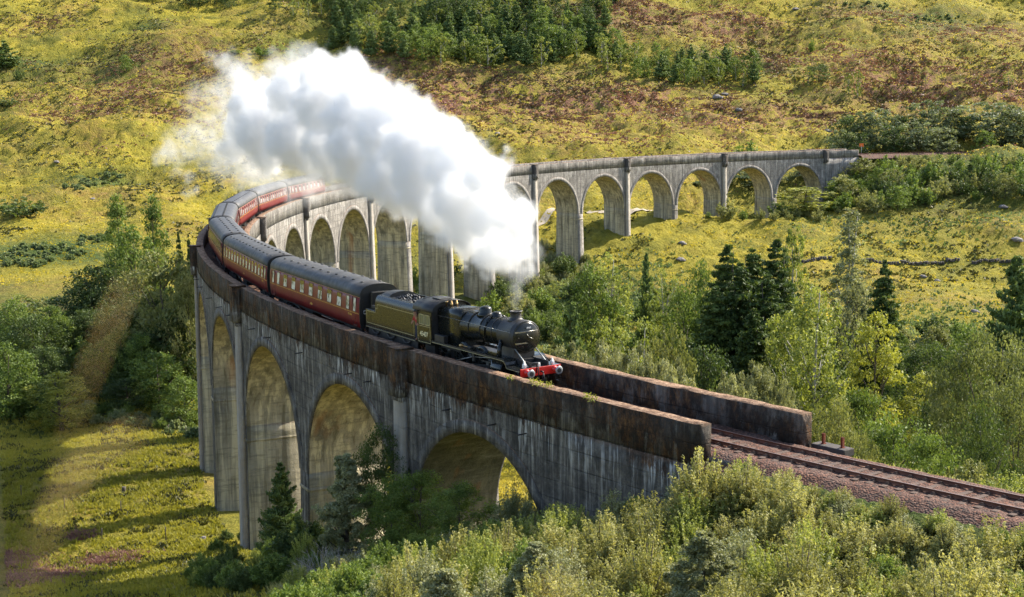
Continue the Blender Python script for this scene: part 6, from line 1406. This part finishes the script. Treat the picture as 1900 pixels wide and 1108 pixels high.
field_wall([(1600, 487), (1650, 492), (1720, 490), (1780, 489)], "dark dry stone wall crossing the meadow right of the poplar", 2)
field_wall([(1805, 493), (1850, 491), (1915, 492)], "dark dry stone wall at the right edge of the meadow", 3)
def rock(px, py, r, label, seed):
    x, y, d = ground_hit(px, py); rg_ = random.Random(seed); b = MB(); stone(b, (0, 0, 0), r, rg_, .55); stone(b, (r * .8, r * .2, -.1 * r), r * .6, rg_, .5)
    o = b.build("rock", M_ROCK); o.location = (x, y, gz(x, y) + r * .15); tag(o, label, "rock", "boulders lying on the hill and meadow")
for i, (px, py, r, lb) in enumerate([(105, 307, 1.0, "grey boulder on the left hillside under the heather"), (172, 370, .8, "boulder on the bracken mound left of the steam"), (230, 582, .9, "pale boulder in the shaded hollow left"), (1265, 457, 1.2, "purple grey boulder on the sunny meadow by the far piers"), (1262, 485, 1.3, "wide grey boulder on the meadow, lower of two"),
    (1330, 184, 2.2, "pale rock outcrop below the hillside wood"), (1345, 178, 1.5, "flat pale slab beside the rock outcrop"), (1370, 207, 1.4, "pale stone below the rock outcrop"), (1860, 385, 1.3, "rock on the knoll at the right edge"), (1885, 452, 1.6, "dark rock under the knoll at the right edge"), (1808, 582, 1.0, "grey boulder on the right meadow above the trees"),
    (1712, 518, .9, "stone on the right meadow, left of another"), (1738, 522, .8, "stone on the right meadow below the wall"), (1476, 20, 2.0, "dark boulder near the top of the hill"), (923, 250, 1.2, "tall grey stone on the hill right of the steam"), (378, 1000, .45, "flat grey stone at the edge of the lower left meadow"), (1535, 245, 1.4, "stone on the slope above the far parapet")]): rock(px, py, r * .75, lb, i + 5)
# rusty posts and the dark slab where the inner parapet ends
M_RUSTP = simple("rust_red_post", (0.24, 0.06, 0.03), .8, var=.35)
sv = -15.4
o = MB(); o.box(-1.0, .95, -.34, .34, 0, .34, bev=.03); o.box(-.8, -.65, -.3, .3, -1.2, 0); o.box(.6, .8, -.3, .3, -1.2, 0)
pl = o.build("trackside_platform", simple("dark_slab", (.06, .05, .045), .9, var=.4, bmp=.5)); place_on_track(pl, -11.9, -.6); pl.location = tuple(T(-11.9, -2.95, RAIL - .62)); tag(pl, "low dark slab platform beside the track past the parapet end", "platform")
for i, (s_, lb) in enumerate(((-11.35, "short rusty post on the dark slab, nearer to the parapet"), (-12.45, "short rusty post on the dark slab, farther from the parapet"))):
    b = MB(); b.box(-.06, .06, -.012, .012, 0, .48); b.box(-.06, -.04, -.06, .06, 0, .48); b.box(.04, .06, -.06, .06, 0, .48); b.box(-.09, .09, -.09, .09, 0, .03)
    o = b.build("rusty_post", M_RUSTP); o.location = tuple(T(s_, -2.95, RAIL - .28)); o.rotation_euler = (0, 0, heading(s_)); tag(o, lb, "post", "rusty posts by the track")
# stump and fence posts on the lower left meadow
x, y, _ = ground_hit(230, 915); b = MB(); b.tube([(0, 0, -.2), (.02, 0, .35), (.03, .02, .6)], [.24, .20, .19], 9); o = b.build("tree_stump", M_BARK); o.location = (x, y, gz(x, y)); tag(o, "small brown stump on the sunlit grass left of the piers", "stump")
for i, (px, py) in enumerate([(313, 808), (345, 812), (225, 958), (190, 1010), (308, 1005), (120, 948), (40, 925)]):
    x, y, _ = ground_hit(px, py); b = MB(); b.tube([(0, 0, -.3), (.01, 0, .6), (.03, .01, 1.15)], .05, 6); b.lathe([(0, .05), (.02, .03)], (.03, .01, 1.15), (0, 0, 1), 6)
    o = b.build("fence_post", M_BARK); o.location = (x, y, gz(x, y)); tag(o, ["thin fence post by the bracken at the meadow top, left one", "thin fence post beside the tall pier of the bend", "fence post below the small stump", "fence post on the meadow near the heather", "fence post in the shadow beside the lower piers", "fence post in the shade left of the stump", "fence post in the shade at the left edge"][i], "fence post", "fence posts on the meadow")
# orange sign by the far line
q = T(E_FAR + 6, 3.6, RAIL); b = MB(); b.tube([(0, 0, -1.5), (0, 0, 1.9)], .05, 6); sgn = b.build("railway_sign", M_GREY); sgn.location = tuple(q); tag(sgn, "small orange railway sign on a post by the willows", "sign")
b = MB(); b.box(-.06, .0, -.55, .55, 1.5, 2.3, bev=.01); b.build("sign_plate", simple("orange_sign_paint", (.75, .16, .02), .5), sgn).rotation_euler = (0, 0, math.radians(-30))
# little weeds growing out of the parapet top
for i, (s_, lt_) in enumerate([(3.3, HW - .3), (2.6, HW - .2), (1.9, HW - .25), (-1.4, HW - .1), (-2.0, HW - .05), (4.8, HW + .05)]):
    rs = np.random.RandomState(60 + i); c = rs.normal(size=(70, 3)) * (.12, .12, .08) + (0, 0, .12); v, f = leaves(rs, c, .05, .2)
    o = link("weed", mesh_leaves("weed", [(v, f, rs.uniform(.2, 1, 70))], LM["yellow"])); o.location = tuple(T(s_, lt_, 0.0)); tag(o, "small yellow green weed growing on the parapet top beside the locomotive front", "weed", "weeds on the parapet")
# out of focus dry grass stems close to the viewer
def stem(pts, seed, label, lo, hi, head, hairs=150, r=.00022):
    P_ = [Q(*p) for p in pts]; b = MB(); n = len(P_); b.tube([tuple(p) for p in P_], [r] * n, 5)
    rg_ = random.Random(seed)
    for k in range(hairs):
        t = (lo + (hi - lo) * rg_.random()) * (n - 1); i = min(int(t), n - 2); a = t - i; c = P_[i] * (1 - a) + P_[i + 1] * a; f = 1 - abs((t / (n - 1) - lo) / (hi - lo) * 2 - 1) ** 2
        d = Vector((rg_.gauss(0, 1), rg_.gauss(0, 1), rg_.gauss(0, 1))).normalized() * head * rg_.uniform(.3, 1) * (.3 + .7 * f)
        b.tube([tuple(c), tuple(Vector(c) + d)], [.00042, .00012], 3, cap=False)
    o = b.build("grass_stem", LM["dry"]); tag(o, label, "grass stem", "blurred grass stems close to the viewer")
M_STEM = simple("dry_grass_stem", (0.90, 0.62, 0.44), .8, var=.2)
stem([(-60, 1400, .60), (30, 1080, .60), (90, 960, .60), (140, 880, .60), (200, 825, .60), (262, 800, .60)], 1, "blurred pale grass head curving over the lower left meadow", .35, .98, .0050, 110)
stem([(40, 1300, .66), (100, 950, .66), (150, 730, .66), (190, 630, .66), (240, 520, .66)], 2, "blurred brown grass head in front of the left trees", .55, .98, .0036, 60)
stem([(980, 1250, .60), (1015, 1110, .60), (1048, 1074, .60)], 3, "blurred pale grass tip at the bottom centre", .45, .98, .0030, 70)
# ------------------------------------------------------------------ steam plume: a true voxel volume made with geometry nodes
def dep_of(px): return float(np.interp(px, [300, 400, 500, 600, 700, 800, 900, 965, 1000], [150, 142, 130, 118, 107, 97, 88, 81.5, 80]))
PUFFS = [(964, 572, 7, .35), (962, 556, 12, .3), (955, 534, 20, .32), (968, 505, 26, .30), (945, 500, 32, .45), (925, 480, 36, .7), (975, 470, 22, .5), (950, 455, 42, 1), (955, 415, 42, 1), (900, 455, 48, 1), (862, 440, 50, 1), (925, 385, 58, 1), (870, 385, 78, 1),
         (828, 400, 52, 1), (900, 330, 55, 1), (850, 305, 75, 1), (800, 365, 66, 1), (790, 295, 88, 1), (842, 250, 46, 1), (752, 370, 46, 1), (740, 320, 80, 1), (730, 245, 85, 1), (790, 230, 46, 1), (680, 290, 80, 1),
         (670, 215, 85, 1), (620, 280, 68, 1), (610, 195, 82, 1), (590, 128, 42, 1), (645, 145, 45, 1), (560, 255, 78, 1), (550, 180, 62, 1), (500, 240, 72, 1), (480, 195, 55, .9), (500, 290, 42, .8), (448, 230, 46, .9),
         (440, 268, 38, .7), (700, 345, 36, .7), (520, 138, 42, .58), (555, 110, 28, .55), (455, 155, 44, .52), (408, 112, 28, .48), (438, 132, 28, .48), (400, 165, 26, .3), (420, 292, 48, .3), (470, 315, 42, .42), (560, 325, 50, .42), (620, 330, 40, .45),
         (660, 340, 32, .5), (520, 335, 34, .35), (312, 290, 26, .42), (345, 332, 18, .36), (356, 356, 14, .30), (330, 310, 20, .3), (378, 240, 40, .22), (345, 270, 44, .2), (365, 180, 30, .22), (590, 345, 40, .2), (540, 350, 40, .12), (500, 335, 40, .12), (460, 300, 60, .16), (400, 250, 60, .16), (420, 190, 50, .2)]
def steam():
    C0 = [(Q(px, py, dep_of(px)), r * dep_of(px) / FPX, a) for px, py, r, a in PUFFS]
    o0 = C0[0][0]; tail = C0[-8][0]; yaw = math.atan2(tail[1] - o0[1], tail[0] - o0[0])
    cy, sy = math.cos(yaw), math.sin(yaw)
    loc = []
    for c, r, a in C0:
        d = c - o0; loc.append((np.array([d[0] * cy + d[1] * sy, -d[0] * sy + d[1] * cy, d[2]]), r * 1.02, a))
    lo = np.min([c - r * 1.25 for c, r, a in loc], 0) - .6; hi = np.max([c + r * 1.25 for c, r, a in loc], 0) + .6
    ng = bpy.data.node_groups.new("steam_volume", 'GeometryNodeTree'); ng.interface.new_socket("Geometry", in_out='OUTPUT', socket_type='NodeSocketGeometry')
    nt = ng; P = N(nt, "GeometryNodeInputPosition").outputs[0]
    def nz(scale, det, off):
        n = N(nt, "ShaderNodeTexNoise"); n.inputs["Scale"].default_value = scale; n.inputs["Detail"].default_value = det; n.inputs["Roughness"].default_value = .6
        ad = N(nt, "ShaderNodeVectorMath", operation='ADD'); ad.inputs[1].default_value = off; L(nt, P, ad.inputs[0]); L(nt, ad.outputs[0], n.inputs["Vector"]); return n
    def warp(base, scale, det, amt, off):
        n = nz(scale, det, off); s_ = N(nt, "ShaderNodeVectorMath", operation='SUBTRACT'); s_.inputs[1].default_value = (.5, .5, .5); L(nt, n.outputs["Color"], s_.inputs[0])
        m_ = N(nt, "ShaderNodeVectorMath", operation='SCALE'); m_.inputs["Scale"].default_value = amt; L(nt, s_.outputs[0], m_.inputs[0])
        a_ = N(nt, "ShaderNodeVectorMath", operation='ADD'); L(nt, base, a_.inputs[0]); L(nt, m_.outputs[0], a_.inputs[1]); return a_.outputs[0]
    W = warp(P, .28, 2, 3.0, (3, 1, 7)); W = warp(W, 0.62, 5, 2.7, (11, 5, 2))
    W = warp(W, 2.2, 4, 0.5, (1, 8, 4)); thin = None
    prev = None
    for c, r, a in loc:
        d = N(nt, "ShaderNodeVectorMath", operation='DISTANCE'); d.inputs[1].default_value = tuple(c); L(nt, W, d.inputs[0])
        k = math_(nt, 'MULTIPLY_ADD', d.outputs["Value"], -a / r, a)
        if a < .6: thin = k if thin is None else math_(nt, 'SMOOTH_MAX', thin, k, 0.06)
        else: prev = k if prev is None else math_(nt, 'SMOOTH_MAX', prev, k, 0.06)
    fn = nz(1.1, 8, (0, 0, 0)); fn.inputs["Roughness"].default_value = .68
    nzz = math_(nt, 'SUBTRACT', fn.outputs["Fac"], 0.50)
    v = math_(nt, 'ADD', prev, math_(nt, 'MULTIPLY', nzz, 0.75))
    core = math_(nt, 'MULTIPLY', math_(nt, 'SUBTRACT', v, 0.08), 4.5, clamp=True)
    hal = math_(nt, 'MULTIPLY', math_(nt, 'ADD', v, 0.06), 1.0, clamp=True)
    tv = math_(nt, 'MULTIPLY', math_(nt, 'ADD', thin, math_(nt, 'MULTIPLY', nzz, 0.75)), 1.0, clamp=True)
    dens = math_(nt, 'ADD', core, math_(nt, 'MULTIPLY', math_(nt, 'MAXIMUM', math_(nt, 'POWER', tv, 1.2), math_(nt, 'MULTIPLY', hal, 0.25)), 1.25))
    vc = N(nt, "GeometryNodeVolumeCube"); L(nt, dens, vc.inputs["Density"]); vc.inputs["Min"].default_value = tuple(lo); vc.inputs["Max"].default_value = tuple(hi)
    res = [int(x) for x in np.maximum((hi - lo) / 0.14, 8)]
    vc.inputs["Resolution X"].default_value, vc.inputs["Resolution Y"].default_value, vc.inputs["Resolution Z"].default_value = res
    vm = bpy.data.materials.new("steam"); vm.use_nodes = True; t = vm.node_tree
    for n in list(t.nodes):
        if n.type == 'BSDF_PRINCIPLED': t.nodes.remove(n)
    pv_ = N(t, "ShaderNodeVolumePrincipled"); pv_.inputs["Color"].default_value = (0.93, 0.934, 0.945, 1); pv_.inputs["Density"].default_value = STEAM_DENS; pv_.inputs["Anisotropy"].default_value = 0.0
    pv_.inputs["Density Attribute"].default_value = "density"
    L(t, pv_.outputs[0], t.nodes["Material Output"].inputs["Volume"])
    sm = N(nt, "GeometryNodeSetMaterial"); sm.inputs["Material"].default_value = vm; L(nt, vc.outputs[0], sm.inputs[0])
    go = N(nt, "NodeGroupOutput"); L(nt, sm.outputs[0], go.inputs[0])
    vol = bpy.data.volumes.new("steam_plume"); o = bpy.data.objects.new("steam_plume", vol); COL.objects.link(o)
    vol.materials.append(vm); vol.render.step_size = 0.0
    o.location = tuple(o0); o.rotation_euler = (0, 0, yaw)
    md = o.modifiers.new("steam", 'NODES'); md.node_group = ng
    tag(o, "billowing white steam plume trailing from the locomotive chimney over the train", "steam", kind="stuff")
    return o
STEAM_DENS = 1.1
steam()
